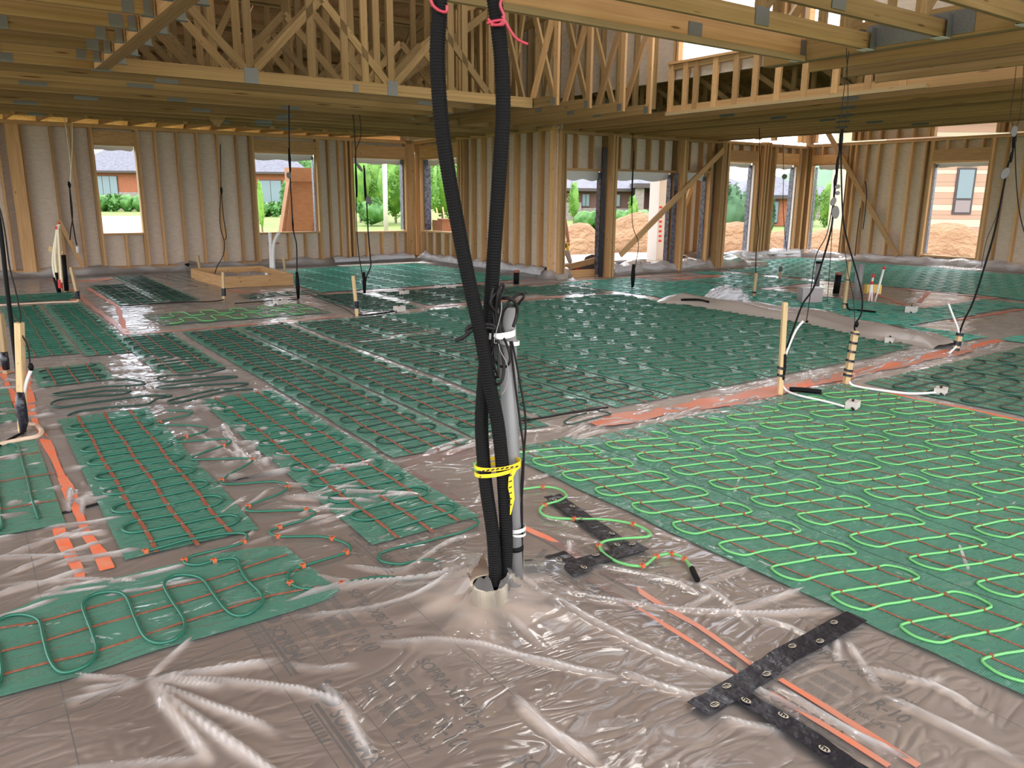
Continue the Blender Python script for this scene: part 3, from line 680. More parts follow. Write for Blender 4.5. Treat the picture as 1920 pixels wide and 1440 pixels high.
ridge_px([(1100, 1060), (1250, 1090), (1330, 1130)], .018, .012); ridge_px([(1180, 1085), (1320, 1105), (1420, 1190)], .015, .012)
ridge_px([(1330, 1160), (1440, 1130), (1530, 1100)], .02, .018); ridge_px([(1300, 1020), (1400, 1050), (1480, 1080)], .018, .012)
ridge_px([(1600, 1255), (1750, 1290), (1850, 1350)], .03, .016); ridge_px([(1450, 1290), (1600, 1380), (1720, 1440)], .028, .014)
ridge_px([(1650, 1310), (1750, 1355), (1920, 1440)], .026, .012); ridge_px([(1560, 1230), (1480, 1180), (1400, 1160)], .02, .012)
ridge_px([(640, 1060), (760, 1075), (840, 1020), (915, 1000)], .022, .012); ridge_px([(560, 1070), (660, 1095), (800, 1085)], .016, .012)
ridge_px([(350, 800), (450, 860), (560, 880)], .03, .025); ridge_px([(420, 790), (440, 840), (500, 890)], .035, .03)
ridge_px([(0, 1050), (110, 1010), (190, 985)], .03, .02); ridge_px([(0, 1100), (150, 1090), (300, 1096)], .022, .014); ridge_px([(0, 1085), (120, 1040), (220, 1010)], .03, .014)
ridge_px([(600, 1290), (640, 1330), (700, 1440)], .03, .03); ridge_px([(540, 1250), (600, 1260), (680, 1250)], .015, .015)
# the many loose wrinkles of the open strips
for i in range(150):
    x, y = rng.uniform(-.6, 4.6), rng.uniform(.9, 4.6)
    if y < 2.7 and x < 1.9+(2.7-y)*.25 and i % 5: continue
    an = rng.uniform(-.5, .9)+ (0 if rng.rand() < .6 else 1.3); L = rng.uniform(.12, .5)
    ridge((x, y), (x+L*math.cos(an), y+L*math.sin(an)), rng.uniform(.004, .014), rng.uniform(.008, .018))
for i in range(90):   # hand-pulled creases between the left mats
    x, y = rng.uniform(.95, 1.6), rng.uniform(3.5, 8.6); an = rng.uniform(-.9, .2); L = rng.uniform(.2, .6)
    ridge((x, y), (x+L*math.cos(an), y+L*math.sin(an)), rng.uniform(.01, .028), rng.uniform(.012, .03))
for i in range(60):
    x, y = rng.uniform(-.3, .5), rng.uniform(3.2, 8.6); an = rng.uniform(-.7, .3); L = rng.uniform(.2, .5)
    ridge((x, y), (x+L*math.cos(an), y+L*math.sin(an)), rng.uniform(.01, .025), rng.uniform(.015, .03))
for i in range(90):   # wrinkles where the film crosses the orange lines
    x, y = rng.uniform(2.2, 9.5), 4.05+rng.normal(0, .12); an = rng.uniform(-.6, .6); L = rng.uniform(.15, .5)
    ridge((x, y), (x+L*math.cos(an), y+L*math.sin(an)), rng.uniform(.008, .025), rng.uniform(.012, .03))
WV = [(rng.uniform(.6, 9), rng.uniform(0, math.pi), rng.uniform(0, 6.28)) for _ in range(16)]
def hbase(x, y):
    x = np.asarray(x, float); y = np.asarray(y, float); h = np.zeros_like(x)
    for k, a, ph in WV: h += .0026/(k**.55)*np.sin(k*(x*math.cos(a)+y*math.sin(a))*2+ph)
    return .009 + np.maximum(h, -.005)
FOLD = {}
def hfilm(x, y):
    h = hbase(x, y); r = np.zeros_like(h); fo = np.zeros_like(h)
    for x0, y0, x1, y1, a, w, ta, tb in RIDGES:
        m_ = (x > min(x0, x1)-4*w) & (x < max(x0, x1)+4*w) & (y > min(y0, y1)-4*w) & (y < max(y0, y1)+4*w)
        if not m_.any(): continue
        dx, dy = x1-x0, y1-y0; L2 = dx*dx+dy*dy+1e-9
        t = np.clip(((x[m_]-x0)*dx+(y[m_]-y0)*dy)/L2, 0, 1)
        d = np.hypot(x[m_]-x0-t*dx, y[m_]-y0-t*dy)
        g_ = ta+(tb-ta)*t; fo[m_] = np.maximum(fo[m_], min(1, a/.014)*np.exp(-(d/max(.010, w*.5))**2)*np.clip(np.minimum(g_, 1-g_)*5+.04, 0, 1)*(.75+.25*np.sin(g_*9+2)))
        g_ = ta+(tb-ta)*t; tp_ = np.clip(np.minimum(g_, 1-g_)*5+.04, 0, 1)*(.88+.12*np.sin(g_*7+1))
        r[m_] = np.maximum(r[m_], a*np.exp(-(d/w)**2*1.4)*tp_)
    h += r; FOLD['v'] = fo
    d = np.hypot(x-CX, y-CY); an = np.arctan2(y-CY, x-CX)
    h += .115*np.exp(-np.maximum(d-.09, 0)/.17)*(1+.28*np.sin(an*5+1)+.15*np.sin(an*11))
    d = np.hypot(x-PK.x, y-PK.y); h -= .008*np.exp(-d/.03)
    # the film climbs the curb at the foot of the walls
    def climb(v, h0=.16, w=.25): return h0/(1+np.exp(-np.clip(v/w*6, -30, 30)))
    c1 = climb(np.minimum(y-17.72, 9.9-x) ) ; c1 = np.maximum(c1, climb(np.minimum(x-9.55, y-12.3), .2)*(x < 9.9+.2)*(y > 12.1))
    c2 = climb(np.minimum(y-12.2, np.minimum(x-11.25, 15.9-x)), .24); c3 = climb(y-13.75, .2)*(x > 14.5); c4 = climb(x-19.8, .2)
    hh = np.maximum(np.maximum(c1, c2), np.maximum(c3, c4))
    FOLD['v'] = np.maximum(fo, np.clip((hh-.02)*14, 0, 1)*(.55+.35*np.sin(x*7+y*5)*np.sin(x*3.1-y*6.3)))
    h += hh*(1+.35*np.sin(x*5.1+y*3.3)*np.sin(x*2.3-y*4.1))
    # bunched film rolled into a long ridge across the right of the hall
    return h
def axis_pts(lo, f0, f1, hi, fine, coarse):
    return np.concatenate([np.arange(lo, f0, coarse), np.arange(f0, f1, fine), np.arange(f1, hi+coarse, coarse)])
gx = axis_pts(-5, -.5, 3.9, 20.0, .0125, .062); gy = axis_pts(-1.5, .95, 4.3, 18.0, .0125, .062)
X, Y = np.meshgrid(gx, gy); H = hfilm(X, Y)
ny, nx = X.shape
def grid_mesh(name, X, Y, Zv, m, par=None, keep=None):
    ny, nx = X.shape
    co = np.stack([X, Y, Zv], -1).reshape(-1, 3)
    idx = np.arange(ny*nx).reshape(ny, nx)
    q = np.stack([idx[:-1, :-1], idx[:-1, 1:], idx[1:, 1:], idx[1:, :-1]], -1)
    q = q[keep] if keep is not None else q.reshape(-1, 4)
    me = D.meshes.new(name); me.vertices.add(len(co)); me.vertices.foreach_set('co', co.ravel())
    me.loops.add(q.size); me.loops.foreach_set('vertex_index', q.ravel().astype(np.int32))
    me.polygons.add(len(q)); me.polygons.foreach_set('loop_start', np.arange(0, q.size, 4, dtype=np.int32))
    me.update(calc_edges=True); me.validate(); me.shade_smooth(); me.materials.append(M[m])
    o = D.objects.new(name, me); COL.objects.link(o)
    if par is not None: o.parent = par; o.matrix_parent_inverse = child_inv(par)
    return o
cxm = (X[:-1, :-1]+X[1:, 1:])/2; cym = (Y[:-1, :-1]+Y[1:, 1:])/2
keep = (np.hypot(cxm-CX, cym-CY) > .085) & ~((cxm > 9.95) & (cym > 12.5) & (cxm < 14.5)) & ~((cxm > 9.85) & (cym > 14.05)) & ~((cym > 12.4) & (cxm > 14.4) & (cxm < 14.6))
ps = grid_mesh('plastic_sheet', X, Y, H, 'film', None, keep)
at_ = ps.data.attributes.new('fold', 'FLOAT', 'POINT'); at_.data.foreach_set('value', FOLD['v'].ravel().astype(np.float32)) if len(at_.data) == FOLD['v'].size else print('FOLD SIZE', len(at_.data), FOLD['v'].size)
tag(ps, 'clear wrinkled plastic sheet spread over the whole floor', 'plastic sheet')


def hz(x, y): return float(hbase(x, y))
# orange paint sprayed over the film
def on_film(pts):
    xy = np.array([(p[0], p[1]) for p in pts]); h = hbase(xy[:, 0], xy[:, 1])+.0035
    return [(x, y, float(q)) for (x, y), q in zip(xy, h)]
def fine(pts, step=.06):
    pts = [Vector((p[0], p[1], 0)) for p in pts]; out = []
    for a, b_ in zip(pts[:-1], pts[1:]):
        n = max(1, int((b_-a).length/step)); out += [a.lerp(b_, i/n) for i in range(n)]
    return out+[pts[-1]]
def spray(pts, w, name='painted_line', m='orange'):
    q = on_film(fine(pts)); rj = random.Random(len(q)); b = MB()
    b.ribbon(q, [w*(1+.25*math.sin(i*.37)+rj.uniform(-.08, .08)) for i in range(len(q))], .0006); return b.obj(name, m, ps)
XYp = lambda L: [tuple(P(x, y, .01))[:2] for x, y in L]
M['pinkorange'] = mat('pink_orange_paint_haze', (.45, .21, .15), .35, noise=((.58, .17, .09), 7, (1, 1, 1)), coords='World')
spray([(5.2, 4.02), (9.0, 4.03)], .20, m='pinkorange'); spray([(5.6, 3.99), (6.6, 4.0)], .10); spray([(7.2, 4.05), (9.6, 4.07)], .10)
spray([(6.33, 3.9), (6.33, -1)], .085); spray([(9.3, 4.12), (10.5, 4.1), (12.5, 4.05)], .12)
spray([(3.6, 4.12), (5.3, 4.0)], .22, m='pinkorange')
spray([(1.52, 15.6), (1.52, 9.95)], .07, m='pinkorange'); spray([(1.78, 15.4), (1.83, 12.7), (1.5, 9.98)], .06); spray([(1.6, 9.95), (3.2, 9.9), (4.4, 9.95)], .08, m='pinkorange')
spray([(4.0, 12.45), (6.2, 12.5)], .09, m='pinkorange'); spray([(5.5, 12.45), (9.4, 12.5)], .12, m='pinkorange'); spray([(8.5, 11.95), (12, 11.95)], .10, m='pinkorange'); spray([(5.6, 10.2), (8.2, 10.1)], .10, m='pinkorange')
for q in ([(11.9, 9.05), (14.4, 9.05)], [(12.0, 6.2), (12.0, 9.1)], [(14.3, 6.2), (14.3, 9.1)], [(11.9, 6.15), (14.4, 6.15)]): spray(q, .16, m='pinkorange')
spray([(12.1, 6.4), (13.0, 7.5), (14.2, 8.8)], .06); spray([(12.6, 6.5), (14.3, 7.2)], .07); spray([(11, 5.2), (13.2, 5.2)], .06)
spray([(11.9, 11.2), (13.4, 11.2)], .25, m='pinkorange'); spray([(11.2, 12.0), (12.9, 11.6)], .12, m='pinkorange')
spray(XYp([(90, 515), (125, 545), (160, 590), (175, 620)]), .09); spray(XYp([(140, 528), (180, 526), (205, 522)]), .3, m='pinkorange'); spray(XYp([(85, 530), (140, 528)]), .25, m='pinkorange'); spray(XYp([(430, 545), (460, 548), (530, 545)]), .10); spray(XYp([(500, 555), (620, 550), (690, 547)]), .10, m='pinkorange')
spray(XYp(c(0, 480, 4, [(0, 830), (60, 980), (110, 1090), (160, 1200)])), .05); spray(XYp(c(0, 480, 4, [(60, 880), (130, 870), (200, 870), (225, 1050), (250, 1200)])), .05); spray(XYp(c(0, 480, 4, [(0, 1070), (100, 1080), (230, 1100)])), .05)
spray(XYp(c(0, 720, s_, [(180, 120), (230, 250), (310, 400), (400, 600)])), .045)
spray(XYp(c(0, 720, s_, [(400, 600), (490, 790), (560, 970), (640, 1080), (690, 1190)])), .05)
for L_, w_k in (([(480, 225), (700, 350), (1000, 540), (1300, 740), (1530, 890)], .022), ([(570, 170), (800, 290), (1200, 540), (1460, 730), (1620, 850)], .026)): spray(XYp(c(960, 1020, s_, L_)), w_k, m='pinkorange')
for L_, w_k in (([(350, 880), (620, 1040), (900, 1220), (1240, 1440)], .024), ([(290, 960), (560, 1130), (800, 1280), (1050, 1440)], .02)): spray(XYp(c(1360, 1020, s_, L_)), w_k, m='pinkorange')
spray(XYp(c(960, 760, s_, [(80, 790), (220, 850), (340, 920), (480, 1010)])), .04)
spray(XYp(c(0, 720, s_, [(365, 890), (400, 1000), (440, 1080), (500, 1190), (520, 1260)])), .045)
# ================================================================== heating mats

MATS = 0
def serp(L, pitch, half, wob, rnd):
    """serpentine in mat space: passes across x, stepping along y"""
    pts = []; n = int(L/pitch); y = pitch*.4; s = 1
    for i in range(n):
        r = pitch*.5
        e = half-r
        dy = -wob*pitch
        sh = .16*pitch*wob
        for t in ((-1, -.5, 0, .5, 1) if wob == 0 else (-.72, -.3, .0, .3, .72)): pts.append((s*e*t, y+dy*t*s+sh*(-1 if abs(t) == .5 else 0)*0+rnd.uniform(-.003, .003)))
        # bend
        for a in (30, 60, 90, 120, 150):
            q = math.radians(a); pts.append((s*(e+r*1.05*math.sin(q)), y+r-r*math.cos(q)*(1 if wob == 0 else 1.22)+dy*s))
        y += pitch; s = -s
    return pts
def heating_mat(x0, y0, W_, L, ang, label, cab='cable_dark', net='net', pitch=.147, wob=0, strapw=.014, r=.0064, group='green heating mats', straps=3, detail=2, lift=0.0, res=.06, cabn=5):
    """a mat of width W_ along its own x and length L along its own y; ang turns it about its first corner"""
    c_, s_2 = math.cos(ang), math.sin(ang)
    T = lambda u, v: (x0+u*c_-v*s_2, y0+u*s_2+v*c_)
    rt_ = root('heating_mat', (0, 0, 0), label, 'heating mat', group)
    rnd = random.Random(int(x0*100+y0*37))
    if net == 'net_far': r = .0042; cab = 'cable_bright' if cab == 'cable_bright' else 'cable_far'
    nu, nv = max(4, int(W_/res)), max(4, int(L/res))
    U, V = np.meshgrid(np.linspace(0, W_, nu+1), np.linspace(0, L, nv+1))
    XX, YY = x0+U*c_-V*s_2, y0+U*s_2+V*c_
    edge = np.minimum(np.minimum(U, W_-U), np.minimum(V, L-V))
    ZZ = hbase(XX, YY)+.0075+lift+.002*np.sin(XX*31)*np.sin(YY*17)
    grid_mesh('mesh_net', XX, YY, ZZ, net, rt_)
    for k in range(straps):
        u = W_*(.22+.28*k) if straps == 3 else W_*(.3+.4*k)
        b = MB(); b.ribbon([(*T(u+.006*math.sin(v*7+k), v), hz(*T(u, v))+.0105+lift) for v in np.linspace(.0-(.04 if k % 2 else 0), L, max(3, int(L/.15)))], strapw, .0025, side=(c_, s_2, 0))
        b.obj('strap', 'strap', rt_)
    pts = serp(L-.06, pitch, W_/2-.05, wob, rnd)
    cp = [Vector((*T(W_/2+p, .05+q), hz(*T(W_/2+p, .05+q))+.0075+r+lift)) for p, q in pts]
    b = MB(); b.tube(smooth_path(cp, 3) if cabn > 6 else cp, r, cabn)
    b.obj('heating_cable', cab, rt_, True)
    if detail > 1:
        b = MB()
        n = int((L-.06)/pitch)
        for i in range(n):
            for k in range(3):
                if rnd.random() < .8:
                    u = W_*(.22+.28*k); v = .05+pitch*(.4+i)-wob*pitch*(u-W_/2)/(W_/2-.12); q = T(u, v); z = hz(*q)+.0115+lift
                    b.box(q[0]-.004, q[0]+.004, q[1]-.007, q[1]+.007, z, z+.0115)
        tag(b.obj('cable_tie', 'strap', rt_), kind='stuff')
    return rt_
HP = math.pi/2
# left columns
heating_mat(.44, 3.62, .60, 2.70, 0, 'nearest upright green mat on the left with dark serpentine cable', 'cable_mid', strapw=.020, r=.0072, cabn=7)
heating_mat(1.42, 3.14, .60, 3.20, 0, 'long green mat left of the grey pipe ending nearest to it', 'cable_mid', strapw=.018, r=.0072, cabn=7)
heating_mat(.42, 7.5, .58, .88, 0, 'small green mat piece alone among loose cable loops')
heating_mat(1.36, 7.48, .60, 2.38, 0, 'green mat beyond the loose loops, first of the middle columns')
for x, y0, y1, n in ((.42, 9.0, 13.4, 'left'), (.95, 8.8, 13.4, 'right')):
    heating_mat(x-.02, y0, .50, y1-y0, 0, f'far left green mat below the pipe bundle, {n} one of the pair', 'cable_mid', 'net', detail=1)
heating_mat(-1.3, 9.2, .6, 4.2, 0, 'far left green mat at the left picture edge', 'cable_mid', detail=1)
heating_mat(-.55, 9.1, .6, 4.3, 0, 'far left green mat next to the picture edge', 'cable_mid', detail=1)
heating_mat(-1.4, 13.9, 2.9, 1.0, 0, 'green mat strip left of the pipe bundle near the back wall', 'cable_mid', detail=1, pitch=.17)
heating_mat(.27, 4.22, 1.66, .62, HP, 'short green mat at the left picture edge beside the tall stakes', 'cable_mid', strapw=.012)
heating_mat(-.4, 4.3, 1.5, .5, HP, 'green mat at the far left edge behind the short one', 'cable_mid')
heating_mat(.2, 6.45, 1.2, .55, HP, 'small green mat beside the near left stake', 'cable_dark')
# pad in the left foreground, turned to run along x
heating_mat(-1.6, 3.36, .62, 2.72, -HP+.02, 'wide loop green mat across the left foreground', 'cable_mid', pitch=.2, strapw=.010, r=.0065, cabn=7, straps=3) if False else None
# back left
heating_mat(1.87, 12.72, .58, 3.05, 0, 'green mat in front of the back left window, left one', detail=1); heating_mat(2.47, 12.78, .56, 4.6, 0, 'green mat in front of the back left window, right one', detail=1)
heating_mat(4.2, 10.95, .55, 2.25, HP, 'green strip mat lying crosswise before the wooden box form', 'cable_bright', 'net', pitch=.2, detail=1) ; heating_mat(4.2, 10.38, .55, 2.2, HP, 'green strip mat lying crosswise, nearer than its neighbour at the box form', 'cable_bright', 'net', pitch=.2, detail=1)
heating_mat(5.0, 12.5, .6, 1.3, HP, 'small green strip mat right in front of the wooden box form', detail=1)
# middle columns
cols = [(2.07, 4.22, 9.75), (2.72, 4.25, 9.75), (3.42, 4.45, 8.05), (4.06, 4.35, 8.2), (4.70, 4.35, 9.75), (5.34, 4.35, 9.85), (5.98, 4.35, 9.85), (6.62, 4.35, 9.9), (7.26, 4.35, 9.9), (7.9, 4.4, 9.9), (8.5, 4.5, 9.9)]
for i, (x, a, b_) in enumerate(cols):
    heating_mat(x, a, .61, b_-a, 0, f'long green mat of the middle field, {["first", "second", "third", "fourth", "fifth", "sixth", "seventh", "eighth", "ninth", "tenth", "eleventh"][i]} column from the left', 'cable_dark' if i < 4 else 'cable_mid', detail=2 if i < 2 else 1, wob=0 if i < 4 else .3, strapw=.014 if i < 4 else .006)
heating_mat(3.42, 8.15, .61, 1.6, 0, 'short green mat behind the third middle column', detail=1); heating_mat(4.06, 8.3, .61, 1.45, 0, 'short green mat behind the fourth middle column', detail=1)
# bath mats
heating_mat(4.66, 10.15, .85, 2.25, 0, 'dark green mat right of the thin middle stake', detail=1); heating_mat(5.75, 10.35, .7, 1.9, 0, 'dark green mat left behind the black conduits, first of three', detail=1)
heating_mat(6.5, 10.3, .7, 2.0, 0, 'dark green mat left behind the black conduits, second of three', detail=1); heating_mat(7.25, 10.6, .7, 1.7, 0, 'dark green mat left behind the black conduits, third of three', detail=1)
for i in range(7):
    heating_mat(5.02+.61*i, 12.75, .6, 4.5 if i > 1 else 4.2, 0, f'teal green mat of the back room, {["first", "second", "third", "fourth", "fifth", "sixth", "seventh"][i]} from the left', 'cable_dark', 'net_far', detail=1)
# right near field with bright cable
for i in range(6):
    x = 2.69+.605*i
    y0 = -.6
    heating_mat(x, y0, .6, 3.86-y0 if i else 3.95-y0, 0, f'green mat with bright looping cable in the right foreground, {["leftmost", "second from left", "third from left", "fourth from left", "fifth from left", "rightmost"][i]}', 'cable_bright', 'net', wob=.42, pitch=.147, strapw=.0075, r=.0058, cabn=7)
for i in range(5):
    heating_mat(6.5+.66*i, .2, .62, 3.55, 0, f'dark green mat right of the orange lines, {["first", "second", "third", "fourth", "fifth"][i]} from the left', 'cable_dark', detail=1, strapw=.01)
# far right room beyond the rolled film
lab = ['first', 'second', 'third', 'fourth', 'fifth', 'sixth', 'seventh', 'eighth', 'ninth', 'tenth', 'eleventh', 'twelfth', 'thirteenth', 'fourteenth', 'fifteenth', 'sixteenth']
j = 0
for x, a, b_ in ((9.45, 4.3, 11.9), (10.08, 5.3, 11.9), (10.71, 5.3, 11.9), (11.34, 5.3, 10.9), (12.1, 9.2, 10.9), (12.73, 9.2, 10.9), (13.4, 9.2, 13.2)):
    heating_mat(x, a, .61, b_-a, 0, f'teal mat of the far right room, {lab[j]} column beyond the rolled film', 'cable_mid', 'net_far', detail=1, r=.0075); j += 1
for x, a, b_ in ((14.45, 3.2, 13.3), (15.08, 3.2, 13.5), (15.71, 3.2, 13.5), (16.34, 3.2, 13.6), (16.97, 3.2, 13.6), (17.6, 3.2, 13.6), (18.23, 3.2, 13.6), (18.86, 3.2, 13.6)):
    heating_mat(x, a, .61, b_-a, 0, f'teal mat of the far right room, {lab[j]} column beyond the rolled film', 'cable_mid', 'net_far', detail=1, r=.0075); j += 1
heating_mat(12.0, 5.35, .61, .75, 0, 'short teal mat before the pipe island, left one', 'cable_mid', 'net_far', detail=1); heating_mat(13.3, 4.4, .61, 1.7, 0, 'teal mat before the pipe island, right one', 'cable_dark', 'net_far', detail=1)
heating_mat(12.65, 5.35, .61, .75, 0, 'short teal mat before the pipe island, middle one', 'cable_mid', 'net_far', detail=1)
heating_mat(8.0, 10.3, .61, 1.5, 0, 'green mat in front of the inner return wall, left one', 'cable_mid', detail=1); heating_mat(8.65, 10.2, .61, 1.4, 0, 'green mat in front of the inner return wall, right one', 'cable_mid', detail=1)
for i in range(4): heating_mat(9.95+.62*i, 2.9-.0*i, .6, 1.25, 0, f'bright green mat right of the third wrapped stake, {lab[i]} from the left', 'cable_bright', 'net_far', detail=1, pitch=.2)

# the wide loop mat in the left foreground, its cable traced from the photograph
def line_world(pts, z=.016): 
    out = []
    for x, y in pts:
        p = P(x, y, z); p.z = hz(p.x, p.y)+.0165; out.append(p)
    return out
pad = root('heating_mat', (0, 0, 0), 'green mat with wide cable loops across the left foreground', 'heating mat')
A_ = [P(-60, 1190), P(90, 1120), P(230, 1085), P(400, 1045), P(520, 1028), P(560, 1050)]
B_ = [P(-60, 1330), P(110, 1285), P(250, 1240), P(420, 1190), P(600, 1135), P(640, 1112)]
A_ = smooth_path([Vector((p.x, p.y, 0)) for p in A_], 10); B_ = smooth_path([Vector((p.x, p.y, 0)) for p in B_], 10)
A_ = np.array([tuple(p) for p in A_]); B_ = np.array([tuple(p) for p in B_])
t = np.linspace(0, 1, 15)[:, None]
XX = B_[:, 0][None, :]*(1-t)+A_[:, 0][None, :]*t; YY = B_[:, 1][None, :]*(1-t)+A_[:, 1][None, :]*t
grid_mesh('mesh_net', XX, YY, hbase(XX, YY)+.0075+.002*np.sin(YY*40), 'net', pad)
for f_ in ([(-40, 1195), (0, 1181), (75, 1166), (160, 1144), (305, 1105), (400, 1085), (480, 1058), (540, 1040)], [(-40, 1238), (0, 1225), (80, 1205), (170, 1178), (340, 1130), (400, 1112), (470, 1090), (560, 1068)], [(-40, 1285), (0, 1270), (95, 1243), (185, 1220), (345, 1168), (425, 1142), (495, 1122), (560, 1108), (600, 1100)]):
    b = MB(); b.ribbon([p+Vector((0, 0, -.005)) for p in smooth_path(line_world(f_), 4)], .010, .003); b.obj('strap', 'strap', pad)
padc = c(0, 1020, s_, [(1540, 150), (1560, 190), (1600, 250), (1670, 320), (1690, 360), (1680, 400), (1600, 455), (1520, 468), (1450, 425), (1370, 320), (1300, 230), (1200, 205), (1110, 215), (1055, 265), (1100, 360), (1160, 450), (1188, 510), (1180, 580), (1110, 635), (1010, 652), (930, 610), (870, 490), (810, 350), (720, 320), (600, 340), (540, 385), (540, 440), (590, 570), (622, 680), (580, 770), (450, 830), (370, 822), (315, 740), (280, 610), (250, 500), (160, 465), (60, 475), (-30, 520)])
b = MB(); b.tube(smooth_path(line_world(padc), 5), .0065, 8); b.obj('heating_cable', 'cable_mid', pad, True)
b = MB(); b.tube(smooth_path(line_world(c(0, 1020, s_, [(-40, 620), (-10, 700), (8, 780), (12, 860), (-20, 940)])), 5), .0065, 8); b.obj('heating_cable', 'cable_mid', pad, True)

# ------------------------------------------------------------------ loose heating cable laid on the film
def loose(crop, pts, m, label, r=.0065, ties=(), z=.016, grp='loose cable runs on the film', zo=0):
    ox, oy, k = crop
    w = line_world(c(ox, oy, k, pts), z); w = [p+Vector((0, 0, zo)) for p in w]
    rt_ = root('loose_cable', (0, 0, 0), label, 'cable', grp)
    b = MB(); b.tube(smooth_path(w, 5), r, 7); b.obj('cable_run', m, rt_, True)
    if ties:
        for i in ties:
            b = MB(); p = w[i]; b.box(p.x-.009, p.x+.009, p.y-.009, p.y+.009, p.z-.008, p.z+.010); b.box(p.x-.018, p.x+.002, p.y-.003, p.y+.003, p.z+.004, p.z+.010)
            b.obj('cable_tie', 'tie', rt_)
    return rt_
EA, EE, EF, EG, EC = (0, 480, 4), (0, 720, s_), (480, 720, s_), (960, 760, s_), (960, 480, 4)
loose(EA, [(860, 940), (1000, 935), (1090, 962), (1000, 980), (800, 992), (600, 1015), (400, 1045), (470, 1055), (620, 1045), (800, 1020), (980, 1018), (900, 1042), (650, 1060), (440, 1090), (385, 1130), (480, 1140), (760, 1100), (1100, 1060), (1290, 1058), (1180, 1085), (1090, 1125), (800, 1150), (600, 1175), (510, 1205)], 'cable_dark', 'loose dark cable loops left of the small green mat piece', .008)
loose(EA, [(1690, 855), (1500, 890), (1220, 915), (1195, 940), (1300, 950), (1600, 915), (1780, 915), (1650, 930), (1300, 975), (1175, 995), (1250, 1000), (1600, 975), (1860, 965), (1750, 1000), (1600, 1020), (1400, 1060), (1260, 1105), (1330, 1115), (1500, 1070), (1700, 1030), (1900, 1010)], 'cable_dark', 'loose dark cable loops between the two near green mats and the middle field', .008)
w0 = [(1075, 178), (1180, 182), (1240, 190), (1200, 208), (1100, 228), (1030, 250), (1025, 268), (1100, 275), (1250, 275), (1335, 288), (1300, 315), (1200, 350), (1135, 375), (1180, 382), (1330, 370), (1450, 362), (1485, 378), (1440, 405), (1330, 440), (1240, 475), (1250, 492), (1400, 490), (1560, 488), (1625, 500), (1590, 535), (1500, 580), (1430, 630), (1430, 652), (1530, 650), (1700, 635), (1800, 640), (1850, 668), (1800, 710), (1690, 755), (1600, 795), (1600, 825), (1750, 828), (1900, 820), (1975, 815), (2025, 838), (1950, 880), (1800, 925), (1735, 955), (1790, 985), (1950, 985), (2050, 985), (2140, 1003), (2220, 1030), (2255, 1060), (2230, 1088), (2100, 1130), (1950, 1175), (1880, 1200), (1850, 1240), (1870, 1290), (1940, 1322), (2060, 1320), (2200, 1290), (2350, 1258), (2500, 1247), (2620, 1268), (2740, 1240), (2820, 1205), (2835, 1175), (2780, 1150), (2680, 1155), (2580, 1172), (2480, 1160), (2440, 1135), (2450, 1100), (2560, 1065), (2700, 1035), (2830, 993), (2960, 960), (3060, 915), (3072, 888), (3040, 875)]
loose(EE, w0, 'cable_mid', 'long loose green cable snaking between the two near mats to the left foreground', .0065, ties=(5, 11, 17, 23, 26, 31, 34, 38, 41, 43, 46, 49, 51, 54, 57, 62))
loose(EE, [(940, 1080), (1080, 1045), (1200, 1012), (1330, 985), (1450, 967), (1560, 965), (1592, 985), (1570, 1020), (1490, 1052), (1360, 1085), (1250, 1112), (1190, 1140), (1200, 1165), (1280, 1172), (1380, 1146), (1480, 1128), (1530, 1140), (1545, 1185)], 'cable_mid', 'loose green cable linking the near left mat to the foreground mat', .0065, ties=(0, 7, 11, 14))
loose(EG, [(-60, 560), (80, 543), (200, 532), (300, 545), (350, 585), (300, 622), (210, 650), (180, 690), (240, 728), (400, 736), (600, 740), (780, 772), (880, 820), (870, 850), (720, 862), (600, 880), (560, 910), (600, 965), (700, 1020), (840, 1040), (930, 980), (1030, 965), (1110, 1002), (1160, 1080)], 'cable_bright', 'loose bright green cable curling right of the grey pipe over the black tape', .0068, ties=(2, 6, 9, 11, 16, 19, 20, 21, 22))
e_ = MB(); q0 = line_world(c(960, 760, s_, [(1155, 1075), (1170, 1110), (1190, 1150)])); e_.tube([p+Vector((0, 0, .008)) for p in q0], .013, 8); tag(e_.obj('cable_end_splice', 'black'), 'small black splice at the end of the bright green loose cable', 'splice')
loose(EC, [(-30, 1260), (100, 1240), (250, 1215), (400, 1190), (600, 1160), (720, 1140)], 'cord', 'black cable lying right behind the grey pipe over creased film', .008)
loose(EC, [(640, 1165), (740, 1190), (680, 1215), (560, 1245), (440, 1268), (390, 1250), (460, 1215), (560, 1190)], 'cable_dark', 'single dark cable loop on creased film right behind the grey pipe', .006)
loose(EF, [(1400, 520), (1410, 545), (1440, 558), (1500, 560)], 'cable_bright', 'short bright cable bend left behind the conduits', .006)
loose((440, 480, 4), [(480, 330), (380, 335), (200, 345), (0, 360)], 'cord', 'thin black cable on the orange line before the small strip mat', .008)
loose((440, 480, 4), [(620, 290), (760, 330), (900, 400), (960, 440)], 'cord', 'first of three thin dark cables running to the middle stake', .006); loose((440, 480, 4), [(570, 295), (700, 345), (830, 400), (900, 450)], 'cord', 'second of three thin dark cables running to the middle stake', .006)
loose((440, 480, 4), [(915, 400), (925, 440), (970, 452), (1080, 440), (1200, 418), (1240, 405)], 'black', 'thick black cable curving right from the foot of the middle stake', .012)
loose(EA, [(590, 345), (400, 350), (200, 360), (0, 372)], 'tan', 'tan tube lying left from the leaning stick near the pipe bundle', .014)
loose(EA, [(1680, 330), (1600, 345), (1400, 350), (1200, 360), (900, 378)], 'cord', 'black cable along the front edge of the back left mats', .008)
